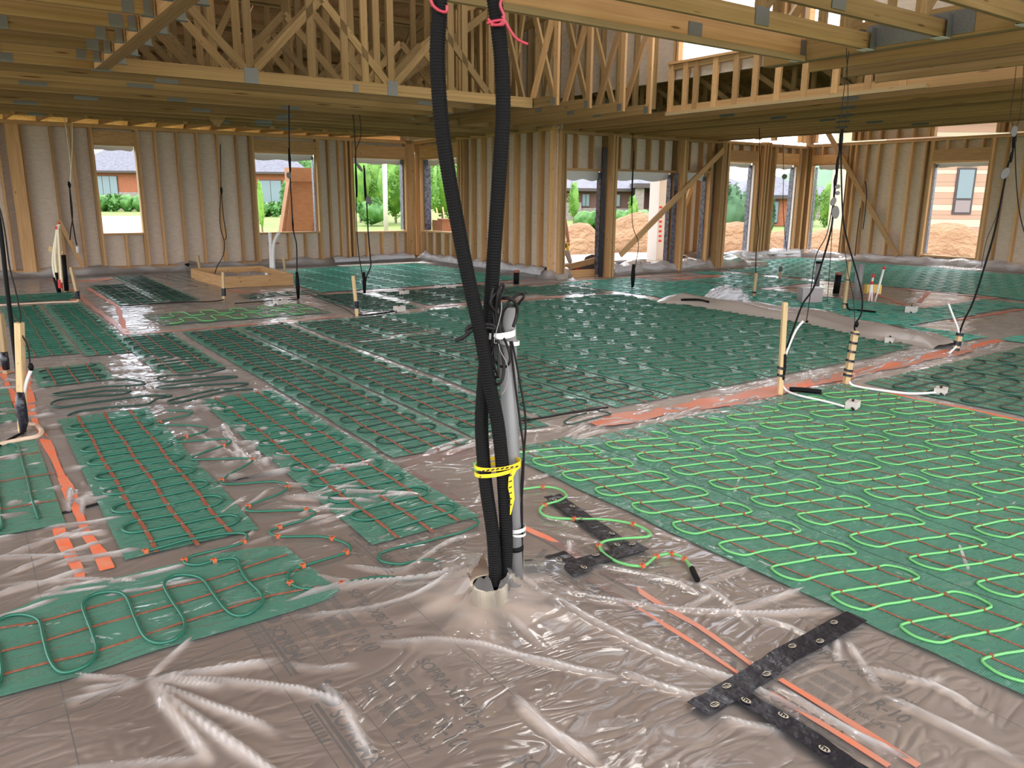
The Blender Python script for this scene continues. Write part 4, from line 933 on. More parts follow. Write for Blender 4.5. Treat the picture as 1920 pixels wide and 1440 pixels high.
for i, (a, b_) in enumerate((((1150, 150), (1480, 235)), ((1250, 148), (1560, 225)), ((1350, 150), (1620, 215)))):
    loose(EA, [a, ((a[0]+b_[0])/2+10, (a[1]+b_[1])/2), b_], 'cable_dark', f'thin dark cable on bare film left of the wooden box form, {lab[i]} of three', .006)

# ------------------------------------------------------------------ black seam tape
def tape(pts, w, label, m='blacktape', z=.008, badges=True, zb=0.0):
    rt_ = root('seam_tape', (0, 0, 0), label, 'tape', None)
    X_ = [p for p in pts]
    fine = []
    for p, q in zip(X_[:-1], X_[1:]):
        n = max(2, int((Vector(q)-Vector(p)).length/.03))
        for i in range(n): fine.append(Vector(p).lerp(Vector(q), i/n))
    fine.append(Vector(X_[-1]))
    fx = np.array([p.x for p in fine]); fy = np.array([p.y for p in fine])
    hh = hbase(fx, fy)+.006
    rj = random.Random(2)
    b = MB(); b.ribbon([(p.x, p.y, h+rj.uniform(0, .004)+z+p.z) for p, h in zip(fine, hh)], [w*(1+rj.uniform(-.05, .05)) for _ in fine], .0015); b.obj('tape_strip', m, rt_)
    if badges:
        d = (Vector(X_[-1])-Vector(X_[0])); L = d.length; d.normalize(); nrm = Vector((-d.y, d.x, 0)); s = .06; k = 0
        while s < L-.03:
            p = Vector(X_[0])+d*s+nrm*(w*.26 if k % 2 else -w*.2); n = 16
            zz = hz(p.x, p.y)+.0125+z+p.z
            b = MB(); b.add([(p.x+d.x*.018*math.cos(a)+nrm.x*.012*math.sin(a), p.y+d.y*.018*math.cos(a)+nrm.y*.012*math.sin(a), zz) for a in [2*math.pi*i/n for i in range(n)]], [tuple(range(n))]); b.obj('badge', 'badge', rt_)
            b = MB()
            for u0, v0, u1, v1 in ((-.012, .006, .010, .003), (-.012, .006, -.008, -.007), (-.002, .006, .001, -.008), (.006, .004, .012, -.006)):
                pp = [p+d*u0+nrm*v0, p+d*u1+nrm*v1]; b.ribbon([(v.x, v.y, zz+.0006) for v in pp], .004, .0004)
            b.obj('badge_mark', 'blacktape', rt_)
            s += .14+.05*((k*7) % 3-.5); k += 1
    return rt_
tape([(1.73, 1.42, 0), (2.2, 1.45, 0), (2.69, 1.47, 0)], .088, 'black seam tape with oval badges running right from the tape corner')
tape([(2.71, 1.47, -.020), (3.6, 1.49, -.020), (5.5, 1.5, -.020)], .088, 'black seam tape seen through the green mats at lower right')
pa, pb, pc = P(1375, 1310), P(1500, 1390), P(1590, 1455)
tape([(pa.x, pa.y, .002), (pb.x, pb.y, .002), (pc.x, pc.y, .002), (pc.x+.02, pc.y-.4, .002)], .075, 'black seam tape with oval badges running off the bottom edge')
pa, pb = P(1035, 937), P(1180, 1040)
tape([(pa.x, pa.y, 0), (pb.x, pb.y, 0)], .10, 'black tape strip slanting under the loose bright cable')
pa, pb, pc = P(985, 1070), P(1090, 1065), P(1205, 1030)
tape([(pa.x, pa.y, .003), (pb.x, pb.y, .003), (pc.x, pc.y, .001)], .09, 'black tape strip from the grey pipe foot to the right')
pa, pb = P(1040, 1050), P(1095, 1085)
tape([(pa.x, pa.y, .005), (pb.x, pb.y, .005)], .11, 'short black tape patch right of the grey pipe foot')
pa, pb, pc, pd = P(60, 977), P(180, 950), P(408, 909), P(560, 880)
tape([(pa.x, pa.y, -.002), (pb.x, pb.y, -.002), (pc.x, pc.y, -.002), (pd.x, pd.y, -.002), (2.6, 4.40, -.004)], .04, 'thin black seam tape crossing the left mats', badges=False, z=-.006)
pa, pb = P(1265, 552), P(1330, 566); 
# ================================================================== the conduits in the middle
B0 = Vector((CX, CY, 0))
def D_(px, py, dd=0.0):
    """point at the conduits' distance, dd metres farther"""
    d = ray(px, py); return CP + d*(((B0-CP).dot(HF)+dd)/d.dot(HF))
def conduit(pts, r, label):
    rt_ = root('corrugated_conduit', (B0.x, B0.y, 0), label, 'conduit', 'black corrugated conduits')
    w = smooth_path([D_(x, y, dd) for x, y, dd in pts], 14)
    # even spacing so that the rings keep one pitch
    L = [0]
    for p, q in zip(w[:-1], w[1:]): L.append(L[-1]+(q-p).length)
    n = int(L[-1]/.0026); ps = []; j = 0
    for i in range(n+1):
        s = L[-1]*i/n
        while j < len(L)-2 and L[j+1] < s: j += 1
        t_ = (s-L[j])/max(1e-9, L[j+1]-L[j]); ps.append(w[j].lerp(w[j+1], t_))
    rad = [r*(1.0 if (i//2) % 2 else .94) for i in range(n+1)]
    b = MB(); b.tube(ps, rad, 14); b.obj('corrugated_tube', 'black', rt_, False); return rt_
conduit([(817, -40, .0), (824, 10, 0), (820, 100, 0), (825, 200, 0), (837, 300, 0), (858, 420, 0), (880, 530, 0), (900, 620, .0), (918, 720, .0), (934, 800, .0), (944, 900, .0), (949, 1000, .0), (948, 1060, .02), (944, 1105, .02)], .0275, 'black corrugated conduit entering from the top left of the pair and crossing in front')
conduit([(920, -40, .02), (930, 20, .02), (941, 120, .02), (943, 220, .02), (936, 330, .02), (928, 450, .03), (922, 540, .05), (914, 640, .07), (907, 720, .06), (903, 800, .04), (910, 900, .0), (924, 1000, -.02), (928, 1060, -.02), (930, 1095, -.02)], .0275, 'black corrugated conduit entering from the top right of the pair and passing behind')
pipe = root('grey_pipe', (B0.x, B0.y, 0), 'grey plastic riser pipe standing by the black conduits', 'pipe')
cyl('riser', D_(966, 1095, .07), D_(950, 578, .12), .0345, 'pvc', pipe, 24, hollow=False)
tag(cyl('riser_mark', D_(966, 1030, .068), D_(965.8, 1023, .068), .035, 'black', pipe, 24), 'dark ring mark')
slv = root('floor_sleeve', (B0.x, B0.y, 0), 'cream pipe sleeve around the conduits at the floor', 'sleeve')
cyl('sleeve_pipe', (CX+.0, CY, -.03), (CX, CY, .075), .077, 'cream', slv, 28, hollow=True)
# black wires beside the pipe
for i, pts in enumerate((((957, 640), (966, 720), (975, 790), (982, 850), (979, 930), (975, 1010), (976, 1080)), ((960, 640), (972, 700), (985, 780), (984, 830), (978, 900), (979, 960), (979, 1080)))):
    b = MB(); b.tube(smooth_path([D_(x, y, .07) for x, y in pts], 8), .0045, 6); tag(b.obj('black_wire', 'cord', None, True), f'thin black wire running down the right side of the grey pipe, {["inner", "outer"][i]} one', 'wire', 'black wires along the grey pipe')
coil = root('cable_coil', (B0.x, B0.y, 0), 'hank of black cable tied to the top of the grey pipe', 'cable')
def loopo(pts, r=.0055, dd=.03):
    b = MB(); b.tube(smooth_path([D_(x, y, dd+.012*math.sin(i*2.1)) for i, (x, y) in enumerate(pts)], 7), r, 7); b.obj('cable_loop', 'cord', coil, True)
cz = lambda L: [(780+x/4.8, 500+y/4.8) for x, y in L]
loopo(cz([(720, 600), (690, 400), (675, 300), (700, 180), (730, 175), (735, 250), (720, 400), (730, 620)]))
loopo(cz([(740, 600), (760, 400), (740, 250), (770, 165), (790, 180), (775, 260), (740, 330), (700, 500), (690, 640)]))
loopo(cz([(760, 600), (740, 450), (670, 330), (720, 240), (770, 280), (860, 290), (905, 350), (905, 440), (875, 540)]), .0065)
loopo(cz([(790, 590), (770, 500), (790, 380), (850, 300), (940, 245), (970, 270), (940, 310), (905, 350), (840, 350), (790, 400), (765, 520)]), .005)
loopo(cz([(700, 640), (660, 760), (620, 900), (630, 1000), (690, 1065), (760, 1040), (790, 940), (780, 800), (730, 660)]), .006, .0)
loopo(cz([(710, 640), (690, 760), (650, 880), (655, 980), (700, 1010), (740, 960), (740, 800), (720, 660)]), .005, .0)
loopo(cz([(790, 640), (830, 740), (845, 840), (810, 900), (750, 890), (715, 840), (705, 720)]), .005, .01)
loopo(cz([(700, 600), (680, 700), (700, 880), (745, 1000)]), .005, .02)
b = MB(); b.tube(smooth_path([D_(x, y, -.01) for x, y in cz([(770, 320), (765, 420), (730, 560), (705, 680), (740, 690), (760, 760), (820, 880), (830, 1000), (800, 1110), (770, 1150)])], 6), .0018, 5); b.obj('tie_wire', 'pvc', coil, True)
strp = root('black_strap', (B0.x, B0.y, 0), 'black cord knotted round the conduits with its tail to the left', 'strap')
b = MB(); b.tube(smooth_path([D_(x, y, .0) for x, y in cz([(350, 665), (420, 640), (480, 590), (520, 560), (600, 520), (690, 525), (720, 560), (640, 548), (540, 560), (470, 590), (455, 560), (520, 530), (620, 522)])], 6), .0075, 7); b.obj('cord', 'cord', strp, True)
def wrap(par, cx, cy, rx, m, w, dd=.0, tilt=0, name='wrap', ry=None):
    """a tape band round the bundle at picture point cx, cy"""
    cen = D_(cx, cy, dd); n = 22; ry = ry or rx
    pts = [cen + rt*(rx*math.cos(a)) + HF*(ry*math.sin(a)) + Vector((0, 0, tilt*math.cos(a))) for a in [2*math.pi*i/n for i in range(n+1)]]
    b = MB(); vs = []
    for p in pts: vs += [p-Vector((0, 0, w/2)), p+Vector((0, 0, w/2))]
    inner = [cen+(q-cen)*.965 for q in vs]
    k = len(vs); f = []
    for i in range(n):
        a = 2*i; f += [(a, a+2, a+3, a+1), (k+a, k+a+1, k+a+3, k+a+2), (a+1, a+3, k+a+3, k+a+1), (a, k+a, k+a+2, a+2)]
    b.add(vs+inner, f); return b.obj(name, m, par)
wt = root('white_tape_band', (B0.x, B0.y, 0), 'white tape band holding the cable hank to the grey pipe', 'tape')
wrap(wt, 941, 626, .052, 'white', .024, .06, .006, 'tape_band'); wrap(wt, 955, 641, .040, 'white', .016, .11, -.004, 'tape_band')
wt = root('white_tape_band', (B0.x, B0.y, 0), 'white tape band low on the grey pipe', 'tape')
wrap(wt, 968, 990, .039, 'white', .016, .07, .004, 'tape_band'); wrap(wt, 968, 998, .0395, 'white', .010, .07, -.004, 'tape_band')
yt = root('caution_tape', (B0.x, B0.y, 0), 'yellow caution tape wound round conduits and pipe, end hanging down', 'tape')
wrap(yt, 933, 869, .092, 'yellow', .014, .03, .010, 'tape_band', .07); wrap(yt, 933, 879, .092, 'yellow', .015, .03, .018, 'tape_band', .07)
b = MB(); b.ribbon([D_(x, y, -.035) for x, y in ((966, 880), (958, 895), (958, 915), (961, 935), (957, 965))], [.014, .018, .022, .016, .004], .001, side=rt); b.obj('tape_tail', 'yellow', yt)
b = MB()
for i in range(9):
    q = D_(893+9*i, 885-1.2*i, -.045); b.add([q+rt*.0-up*.004, q+rt*.012-up*.001, q+rt*.016+up*.006, q+rt*.004+up*.003], [(0, 1, 2, 3)])
for i in range(6):
    q = D_(957, 892+11*i, -.037); b.add([q-rt*.006-up*.004, q+rt*.006+up*.001, q+rt*.006+up*.006, q-rt*.006+up*.001], [(0, 1, 2, 3)])
b.obj('warning_print', 'cord', yt)
b = MB(); b.tube(smooth_path([D_(x, y, .03) for x, y in ((893, 868), (890, 876), (892, 882), (905, 880))], 6), .004, 6); tag(b.obj('cable_bend', 'cable_bright', None, True), 'small green cable bend poking out left of the yellow tape', 'cable')
def ribbon_px(label, pts, dd, w, m='pink'):
    b = MB(); b.tube(smooth_path([D_(x, y, dd) for x, y in pts], 6), w, 6); return tag(b.obj('pink_ribbon', m, None, True), label, 'ribbon')
ribbon_px('pink ribbon over the left conduit at the top edge', ((806, -5), (812, 10), (824, 20), (837, 22), (838, 10)), -.035, .006)
r_ = root('pink_ribbon', (B0.x, B0.y, 0), 'pink ribbon knotted on the right conduit with a tail to the right', 'ribbon')
for L in (((915, 35), (925, 46), (940, 44), (945, 30), (938, 10), (942, -5)), ((913, 44), (925, 40), (944, 38), (943, 46), (920, 47)), ((942, 30), (950, 45), (960, 62), (972, 75), (990, 83))):
    b = MB(); b.tube(smooth_path([D_(x, y, -.02) for x, y in L], 6), .0055, 6); b.obj('ribbon_strand', 'pink', r_, True)

# ================================================================== rolled film ridge (right)
ridge_pts = [P(1232, 566), P(1300, 571), P(1370, 582), P(1440, 592), P(1520, 604), P(1600, 620), P(1660, 634), P(1730, 645), P(1775, 653)]
w_ = smooth_path(ridge_pts, 8); n = len(w_); b = MB(); rr = random.Random(8)
vs = []; m_ = 12
for i, p in enumerate(w_):
    t = (w_[min(i+1, n-1)]-w_[max(i-1, 0)]).normalized(); sd = t.cross(Vector((0, 0, 1)))
    e = min(1, i/6, (n-1-i)/10+.25); hw = .27*(.75+.25*e)+.02*math.sin(i*.31); hh = .14*e+.012*math.sin(i*.43)+.01
    for j in range(m_+1):
        a = math.pi*j/m_; vs.append(p+sd*hw*math.cos(a)+Vector((0, 0, max(.004, hh*max(0, math.sin(a))**.8*(1+.14*math.sin(j*1.3+i*.16))))))
fs = [(i*(m_+1)+j, (i+1)*(m_+1)+j, (i+1)*(m_+1)+j+1, i*(m_+1)+j+1) for i in range(n-1) for j in range(m_)]
M['rollfilm'] = translucent('bunched_poly_film', (.31, .26, .22), (.9, .88, .85), 1.0, .2, bstr=.12)
M['whitefilm'] = translucent('milky_poly_film', (.8, .78, .8), (.95, .95, .95), .55, .12, bstr=.7)
b.add(vs, fs); tag(b.obj('rolled_film', 'rollfilm', None, True), 'long ridge of bunched film crossing the right of the floor', 'plastic sheet')
b = MB(); b.tube(smooth_path([P(1278, 562, .1), P(1310, 562, .14), P(1328, 566, .15)], 5), .02, 6); tag(b.obj('black_hose', 'black', None, True), 'short black hose piece on the left end of the film ridge', 'hose')
b = MB(); b.ribbon([P(1670, 609, .13), P(1700, 617, .14), P(1735, 626, .12)], .05, .004); tag(b.obj('tape_scrap', 'blacktape'), 'black tape scrap along the top of the film ridge', 'tape')
def crumple(label, c0, rx, ry, rz, m='whitefilm'):
    bm = bmesh.new(); bmesh.ops.create_icosphere(bm, subdivisions=4, radius=1); rj = random.Random(len(label))
    for v in bm.verts:
        k = 1+.22*math.sin(v.co.x*7+v.co.y*5)*math.sin(v.co.z*6+v.co.y*9)+rj.uniform(-.03, .03)
        v.co = Vector((v.co.x*rx*k, v.co.y*ry*k, max(-.02, v.co.z*rz*k)))
    me = D.meshes.new('film_bundle'); bm.to_mesh(me); bm.free(); me.materials.append(M[m]); me.shade_smooth()
    o = D.objects.new('film_bundle', me); COL.objects.link(o); o.location = c0; return tag(o, label, 'plastic sheet')
q = P(1360, 574); crumple('crumpled white film heap on the bunched ridge', (q.x, q.y, .12), .30, .3, .17)
def drape(label, pts, h, wdt, m='whitefilm', amp=.05):
    """film bunched against a curb: a long soft roll with folds"""
    w_ = smooth_path([Vector(p) for p in pts], 10); n = len(w_); vs = []; m_ = 8
    for i, p in enumerate(w_):
        t = (w_[min(i+1, n-1)]-w_[max(i-1, 0)]).normalized(); sd = t.cross(Vector((0, 0, 1)))
        hh = h*(1+amp*6*math.sin(i*.9)*math.sin(i*.37+1)); 
        for j in range(m_+1):
            a = math.pi*j/m_; vs.append(p+sd*wdt*math.cos(a)+Vector((0, 0, max(.0, hh*math.sin(a)*(1+.2*math.sin(j*1.7+i*.8))))))
    b = MB(); b.add(vs, [(i*(m_+1)+j, (i+1)*(m_+1)+j, (i+1)*(m_+1)+j+1, i*(m_+1)+j+1) for i in range(n-1) for j in range(m_)])
    return tag(b.obj('bunched_film', m, None, True), label, 'plastic sheet')
drape('milky film bunched along the sill below the porch window opening', [(11.2, 12.3, .1), (12, 12.32, .12), (13, 12.3, .1), (13.9, 12.35, .12), (14.7, 12.5, .1)], .13, .12)
drape('film bunched on the curb below the bay openings', [(15, 13.9, .1), (16.5, 13.88, .12), (18, 13.9, .14), (19.7, 13.85, .12)], .1, .12)
drape('film bunched on the curb along the right wall', [(19.97, 13.6, .1), (19.95, 12, .1), (19.97, 10, .12), (19.95, 8, .1), (19.95, 6, .1)], .1, .12)
drape('clear film bunched on the curb below the corner window', [(9.65, 17.6, .12), (9.62, 16.4, .1), (9.6, 15, .1), (9.62, 13.6, .12), (9.62, 12.5, .1)], .13, .13)
drape('clear film bunched along the foot of the back wall', [(7.3, 17.78, .08), (8.3, 17.75, .1), (9.4, 17.7, .12)], .10, .12)

# ================================================================== stakes, their wraps and cables
def on_plane(px, py, base): return at_depth(px, py, base)
STK = {}
def stake(key, bpx, tpx, w, label, wraps=(), sleeve=None, group='wooden cable stakes', m='plank', wire=None):
    base = P(*bpx); top = on_plane(*tpx, base); rt_ = root('wooden_stake', (base.x, base.y, 0), label, 'stake', group)
    beam('stick', base-Vector((0, 0, .0)), top, w, w*.8, m, rt_, upv=rt)
    ax = (top-base)
    for f_, h_ in wraps:
        cpt = base+ax*f_; n = 4; b = MB()
        hw = w*.56; pts = [(-hw, -hw), (hw, -hw), (hw, hw), (-hw, hw)]
        b.tube([cpt-Vector((0, 0, h_/2))-rt*.0+up*.0, cpt+Vector((0, 0, h_/2))+rt*.003], w*.74, 8); b.obj('tape_wrap', 'blacktape', rt_)
    if wire:
        b = MB(); b.tube(smooth_path([on_plane(x, y, base-HF*.02) if y < bpx[1]-2 else P(x, y, .02) for x, y in wire], 6), .008, 6); b.obj('cable_lead', 'black', rt_, True)
    STK[key] = base
    return rt_
s1 = stake('s1', (1462, 741), (1472, 567), .045, 'tall bare-topped stake at the left end of the orange crossing', [(.30, .02), (.22, .02)], wire=[(1471, 664), (1470, 690), (1468, 712)])
b = MB(); b.tube([on_plane(1471, 663, STK['s1']), on_plane(1469, 690, STK['s1']), on_plane(1467, 715, STK['s1'])], [.018, .022, .016], 8); b.obj('black_sleeve', 'black', s1, True)
b = MB(); b.tube(smooth_path([on_plane(1506, 602, STK['s1']), on_plane(1492, 620, STK['s1']), on_plane(1477, 655, STK['s1']), on_plane(1466, 690, STK['s1']), on_plane(1465, 715, STK['s1']), P(1474, 732, .03), P(1500, 742, .03), P(1545, 752, .03), P(1583, 762, .03)], 6), .010, 7); b.obj('white_tube', 'white', s1, True)
b = MB(); b.tube(smooth_path([P(1480, 730, .03), P(1505, 731, .035), P(1540, 735, .03)], 5), .022, 7); b.obj('black_sleeve', 'black', s1, True)
s2 = stake('s2', (1586, 721), (1604, 620), .055, 'stake spirally wrapped in black tape at the middle of the orange crossing', [(.95, .016), (.78, .02), (.62, .02), (.45, .02), (.27, .02), (.18, .02)])
b = MB(); b.tube(smooth_path([P(1592, 716, .06), P(1604, 724, .03), P(1660, 733, .03), P(1710, 738, .03), P(1755, 736, .03)], 6), .011, 7); b.obj('white_tube', 'white', s2, True)
s3 = stake('s3', (1790, 662), (1800, 625), .055, 'short stake wrapped in black tape at the right end of the orange crossing', [(.95, .03), (.5, .05), (.2, .03)])
b = MB(); b.tube(smooth_path([on_plane(1778, 569, STK['s3']), on_plane(1786, 590, STK['s3']), on_plane(1797, 620, STK['s3']), on_plane(1795, 645, STK['s3']), P(1780, 662, .03)], 6), .011, 7); b.obj('white_tube', 'white', s3, True)
s4 = stake('s4', (1582, 580), (1593, 490), .05, 'slim stake standing on the pipe island', [(.62, .02), (.12, .02)])
b = MB(); b.tube(smooth_path([P(1588, 570, .25), P(1592, 580, .03), P(1615, 582, .03), P(1642, 585, .03)], 6), .014, 7); b.obj('cable_lead', 'black', s4, True)
s5 = stake('s5', (1413, 557), (1418, 512), .05, 'thin stake at the left tip of the pipe island', [(.2, .03)])
s6 = stake('s6', (670, 594), (662, 517), .05, 'thin stake where the black cable curves, middle of the hall', [(.3, .10)])
s7 = stake('s7', (43, 812), (36, 605), .05, 'tall square stake with taped black sleeve near the left edge', [])
b = MB(); b.tube([on_plane(x, y, STK['s7']-HF*.02) for x, y in ((38, 735), (39, 760), (44, 790), (43, 815))], [.022, .036, .032, .016], 10); b.obj('tape_sleeve', 'blacktape', s7, True)
b = MB(); b.tube(smooth_path([on_plane(58, 695, STK['s7']), on_plane(50, 715, STK['s7']), on_plane(44, 738, STK['s7'])], 5), .012, 7); b.obj('white_tube', 'white', s7, True)
b = MB(); b.tube(smooth_path([P(52, 795, .06), P(68, 798, .03), P(78, 808, .03), P(70, 818, .03), P(40, 824, .03), P(0, 833, .03), P(-40, 845, .03)], 6), .015, 8); b.obj('tan_tube', 'tan', s7, True)
b = MB(); b.tube(smooth_path([P(43, 812, .02), P(30, 818, .03), P(0, 835, .025), P(-40, 860, .02)], 6), .010, 8); b.obj('cable_lead', 'black', s7, True)
s8 = stake('s8', (13, 702), (0, 588), .05, 'second tall stake cut off by the left picture edge', [])
b = MB(); b.tube([on_plane(x, y, STK['s8']-HF*.02) for x, y in ((7, 660), (9, 675), (12, 693))], [.03, .036, .028], 10); b.obj('tape_sleeve', 'blacktape', s8, True)
stake('s9', (148, 566), (133, 501), .045, 'leaning stick taped to a black cable right of the pipe bundle', [(.2, .12)])
stake('s10', (420, 562), (418, 510), .045, 'stake standing before the left corner of the wooden box form', [(.28, .12)])
stake('s11', (377, 512), (370, 479), .06, 'short stake behind the left board of the wooden box form', [])
stake('s12', (536, 521), (531, 481), .045, 'short stake at the right board of the wooden box form', [])
stake('s13', (477, 500), (474, 462), .045, 'short stake at the far corner of the wooden box form', [])
s14 = stake('s14', (1462, 520), (1464, 498), .05, 'small dark capped stub beyond the film ridge', [(.7, .1)], m='plank')

# ------------------------------------------------------------------ cables hanging from the trusses
M['tagm'] = mat('grey_tag', (.13, .12, .11), .6)
def hang(label, runs, base, group='cables hanging from the ceiling', knots=(), discs=()):
    rt_ = root('hanging_cable', (base.x, base.y, 0), label, 'cable', group)
    for pts, r, m in runs:
        b = MB(); b.tube(smooth_path([on_plane(x, y, base) for x, y in pts], 5), r, 6); b.obj('cable_strand', m, rt_, True)
    for x, y, h_, r in knots:
        p0 = on_plane(x, y, base); b = MB(); b.tube([p0-Vector((0, 0, h_/2)), p0, p0+Vector((0, 0, h_/2))], [r*.6, r, r*.6], 8); b.obj('cable_knot', 'black', rt_, True)
    for x, y, rx, ry, tilt in discs:
        p0 = on_plane(x, y, base-HF*.03); n = 20; dpt = p0-CP; k = dpt.dot(fw)/F
        vs = []
        for off in (0, .012):
            for i in range(n):
                a = 2*math.pi*i/n; u, v_ = rx*math.cos(a), ry*math.sin(a)
                vs.append(p0+HF*off+rt*((u*math.cos(tilt)-v_*math.sin(tilt))*k)+Vector((0, 0, 1))*((u*math.sin(tilt)+v_*math.cos(tilt))*k))
        b = MB(); b.add(vs, [tuple(range(n)), tuple(range(2*n-1, n-1, -1))]+[(i, n+i, n+(i+1) % n, (i+1) % n) for i in range(n)]); b.obj('round_tag', 'tagm', rt_)
    return rt_
S = STK
hang('heavy black cable coming down to the tall square stake at the left', [(((-10, 380), (0, 425), (12, 530), (25, 640), (33, 700), (38, 745)), .014, 'black')], S['s7'])
hang('thin cable dropping from the left edge to the white tube of the square stake', [(((-8, 370), (2, 400), (10, 440), (18, 500), (28, 540), (38, 590), (38, 620), (52, 650), (57, 690)), .005, 'cord')], S['s7'], knots=((58, 688, .05, .018),))
hang('black cable at the left edge reaching the second stake', [(((-12, 600), (0, 640), (6, 665)), .012, 'black')], S['s8'])
bq = P(150, 520)
hang('pale string loop with a black cord pair near the left wall post', [(((90, 128), (118, 215), (126, 260), (133, 320), (131, 345)), .008, 'cream'), (((120, 190), (134, 215), (135, 290), (131, 340)), .008, 'cream'), (((130, 345), (134, 400), (140, 440), (144, 460)), .012, 'cord'), (((130, 345), (136, 400), (133, 430), (131, 450)), .010, 'cord')], bq, knots=((130, 346, .12, .03),))
p0 = on_plane(145, 462, bq); tag(cyl('white_connector', p0, on_plane(146, 474, bq), .03, 'white'), 'small white connector at the end of the cord near the left wall', 'connector')
bq = P(405, 535)
hang('thin black cord looping down left of the wooden box form', [(((413, 270), (414, 356), (412, 400), (414, 430), (421, 455), (418, 480), (407, 500), (401, 520)), .008, 'cord'), (((415, 356), (418, 400), (424, 440), (422, 450)), .008, 'cord')], bq, knots=((415, 357, .12, .025),))
b_4 = P(560, 563)
hang('black cable hanging in front of the second window', [(((542, 170), (542, 240), (543, 300), (545, 350), (550, 430), (556, 460), (557, 520), (559, 562)), .010, 'cord')], b_4, knots=((543, 300, .35, .022), (558, 535, .42, .035), (549, 420, .2, .016)), discs=((541, 329, 4, 6, .2),))
b_5 = P(684, 553)
hang('pair of black cables hanging in front of the third window', [(((660, 185), (667, 290), (668, 400), (672, 470), (680, 520), (682, 550)), .008, 'cord'), (((670, 190), (677, 250), (666, 290), (669, 345)), .006, 'cord'), (((682, 310), (687, 370), (690, 430), (694, 480), (695, 500), (687, 520), (683, 550)), .011, 'cord')], b_5,
     knots=((668, 340, .5, .022), (684, 345, .5, .022), (683, 530, .35, .035)), discs=((691, 376, 5, 8, .4), (674, 314, 3, 9, .6)))
b_6 = P(1185, 548)
hang('thin cable hanging before the porch window with a black sleeve at its foot', [(((1187, 250), (1187, 320), (1185, 400), (1188, 430), (1197, 455), (1193, 490), (1187, 520), (1185, 547)), .007, 'cord')], b_6, knots=((1186, 335, .9, .014), (1187, 517, .40, .04)))
hang('thin cable hanging to the stake at the tip of the island', [(((1424, 240), (1424, 330), (1422, 370), (1420, 400), (1423, 430), (1418, 470), (1417, 512)), .008, 'cord')], S['s5'])
bq = P(1478, 500)
hang('cable with a round tag before the bay opening', [(((1468, 262), (1469, 330), (1468, 380), (1471, 430), (1475, 470)), .008, 'cord')], bq, discs=((1471, 331, 5, 5, .5),))
p8 = S['s1']
hang('thick black cable drop with tags that ends at the tall bare-topped stake', [(((1592, 95), (1580, 190), (1575, 238), (1582, 246)), .003, 'cord'), (((1587, 90), (1590, 190), (1583, 240), (1578, 250)), .003, 'cord'), (((1579, 246), (1572, 300), (1565, 350), (1560, 420), (1545, 480), (1525, 540), (1505, 570), (1490, 610), (1475, 652)), .008, 'black'), (((1575, 250), (1570, 330), (1562, 380), (1550, 440), (1530, 480), (1521, 540), (1514, 590), (1512, 600)), .004, 'cord'), (((1562, 400), (1558, 470), (1553, 540), (1551, 565)), .003, 'cord')], p8,
     knots=((1577, 262, .16, .016), (1570, 310, .14, .013), (1566, 340, .1, .014), (1513, 603, .02, .014)), discs=((1567, 398, 7, 12, .1), (1563, 378, 5, 8, -.3), (1571, 350, 5, 4, .3), (1571, 362, 4, 4, 1)))
hang('black cable drop that ends on the spirally wrapped stake', [(((1579, 246), (1577, 300), (1580, 400), (1586, 440), (1597, 480), (1610, 525), (1617, 560), (1614, 590), (1603, 608), (1603, 622)), .007, 'black'), (((1580, 440), (1590, 510), (1600, 560), (1603, 610)), .003, 'cord')], S['s2'], knots=((1606, 608, .05, .02),))
hang('black cable drop at the right ending on the short wrapped stake', [(((1910, 60), (1903, 150), (1895, 215), (1900, 238)), .003, 'cord'), (((1920, 70), (1918, 160), (1912, 220), (1904, 240)), .003, 'cord'), (((1904, 240), (1898, 290), (1890, 310), (1880, 360), (1866, 430), (1846, 500), (1825, 565), (1808, 600), (1798, 628)), .010, 'black'), (((1903, 240), (1905, 330), (1912, 400), (1925, 450)), .006, 'cord'), (((1886, 330), (1870, 400), (1850, 450), (1840, 500)), .003, 'cord')], S['s3'],
     knots=((1902, 262, .16, .022), (1896, 295, .1, .018)), discs=((1885, 325, 7, 11, -.5), (1902, 246, 6, 10, 0)))
bq = P(1630, 495)
hang('short black cord loop on the right wall beside the brace', [(((1622, 340), (1625, 360), (1622, 400), (1618, 430)), .012, 'cord'), (((1613, 390), (1606, 450), (1603, 480)), .012, 'cord')], bq)

# ------------------------------------------------------------------ small blocks holding sensor tubes
def sensor(px, py, w, label, h=.05, ang=.3):
    p = P(px, py); rt_ = root('sensor_block', (p.x, p.y, 0), label, 'block', 'pale sensor blocks on the mats')
    b = MB(); c_, s_3 = math.cos(ang), math.sin(ang)
    def q(u, v, z): return (p.x+u*c_-v*s_3, p.y+u*s_3+v*c_, z)
    vs = [q(u, v, z) for u in (-w/2, w/2) for v in (-w*.33, w*.33) for z in (.015, .015+h)]
    b.add(vs, [(0, 1, 3, 2), (4, 6, 7, 5), (0, 4, 5, 1), (2, 3, 7, 6), (0, 2, 6, 4), (1, 5, 7, 3)]); b.obj('block_body', 'stonew', rt_)
    b = MB(); b.tube([q(-w*.15, 0, .015+h), q(-w*.05, 0, .022+h), q(w*.1, 0, .02+h)], [.008, .012, .006], 6); b.obj('screw_boss', 'cord', rt_)
    b = MB(); b.tube([q(-w*.5, -.01, .03), q(-w*.62, -.03, .02)], .008, 6); b.obj('tube_stub', 'cord', rt_)
M['stonew'] = mat('pale_grey_block', (.52, .47, .42), .7)
sensor(1598, 768, .125, 'pale block on the bright-cable mats right of the tall stake', .055); sensor(1763, 741, .13, 'pale block on the dark mats right of the orange crossing', .05)
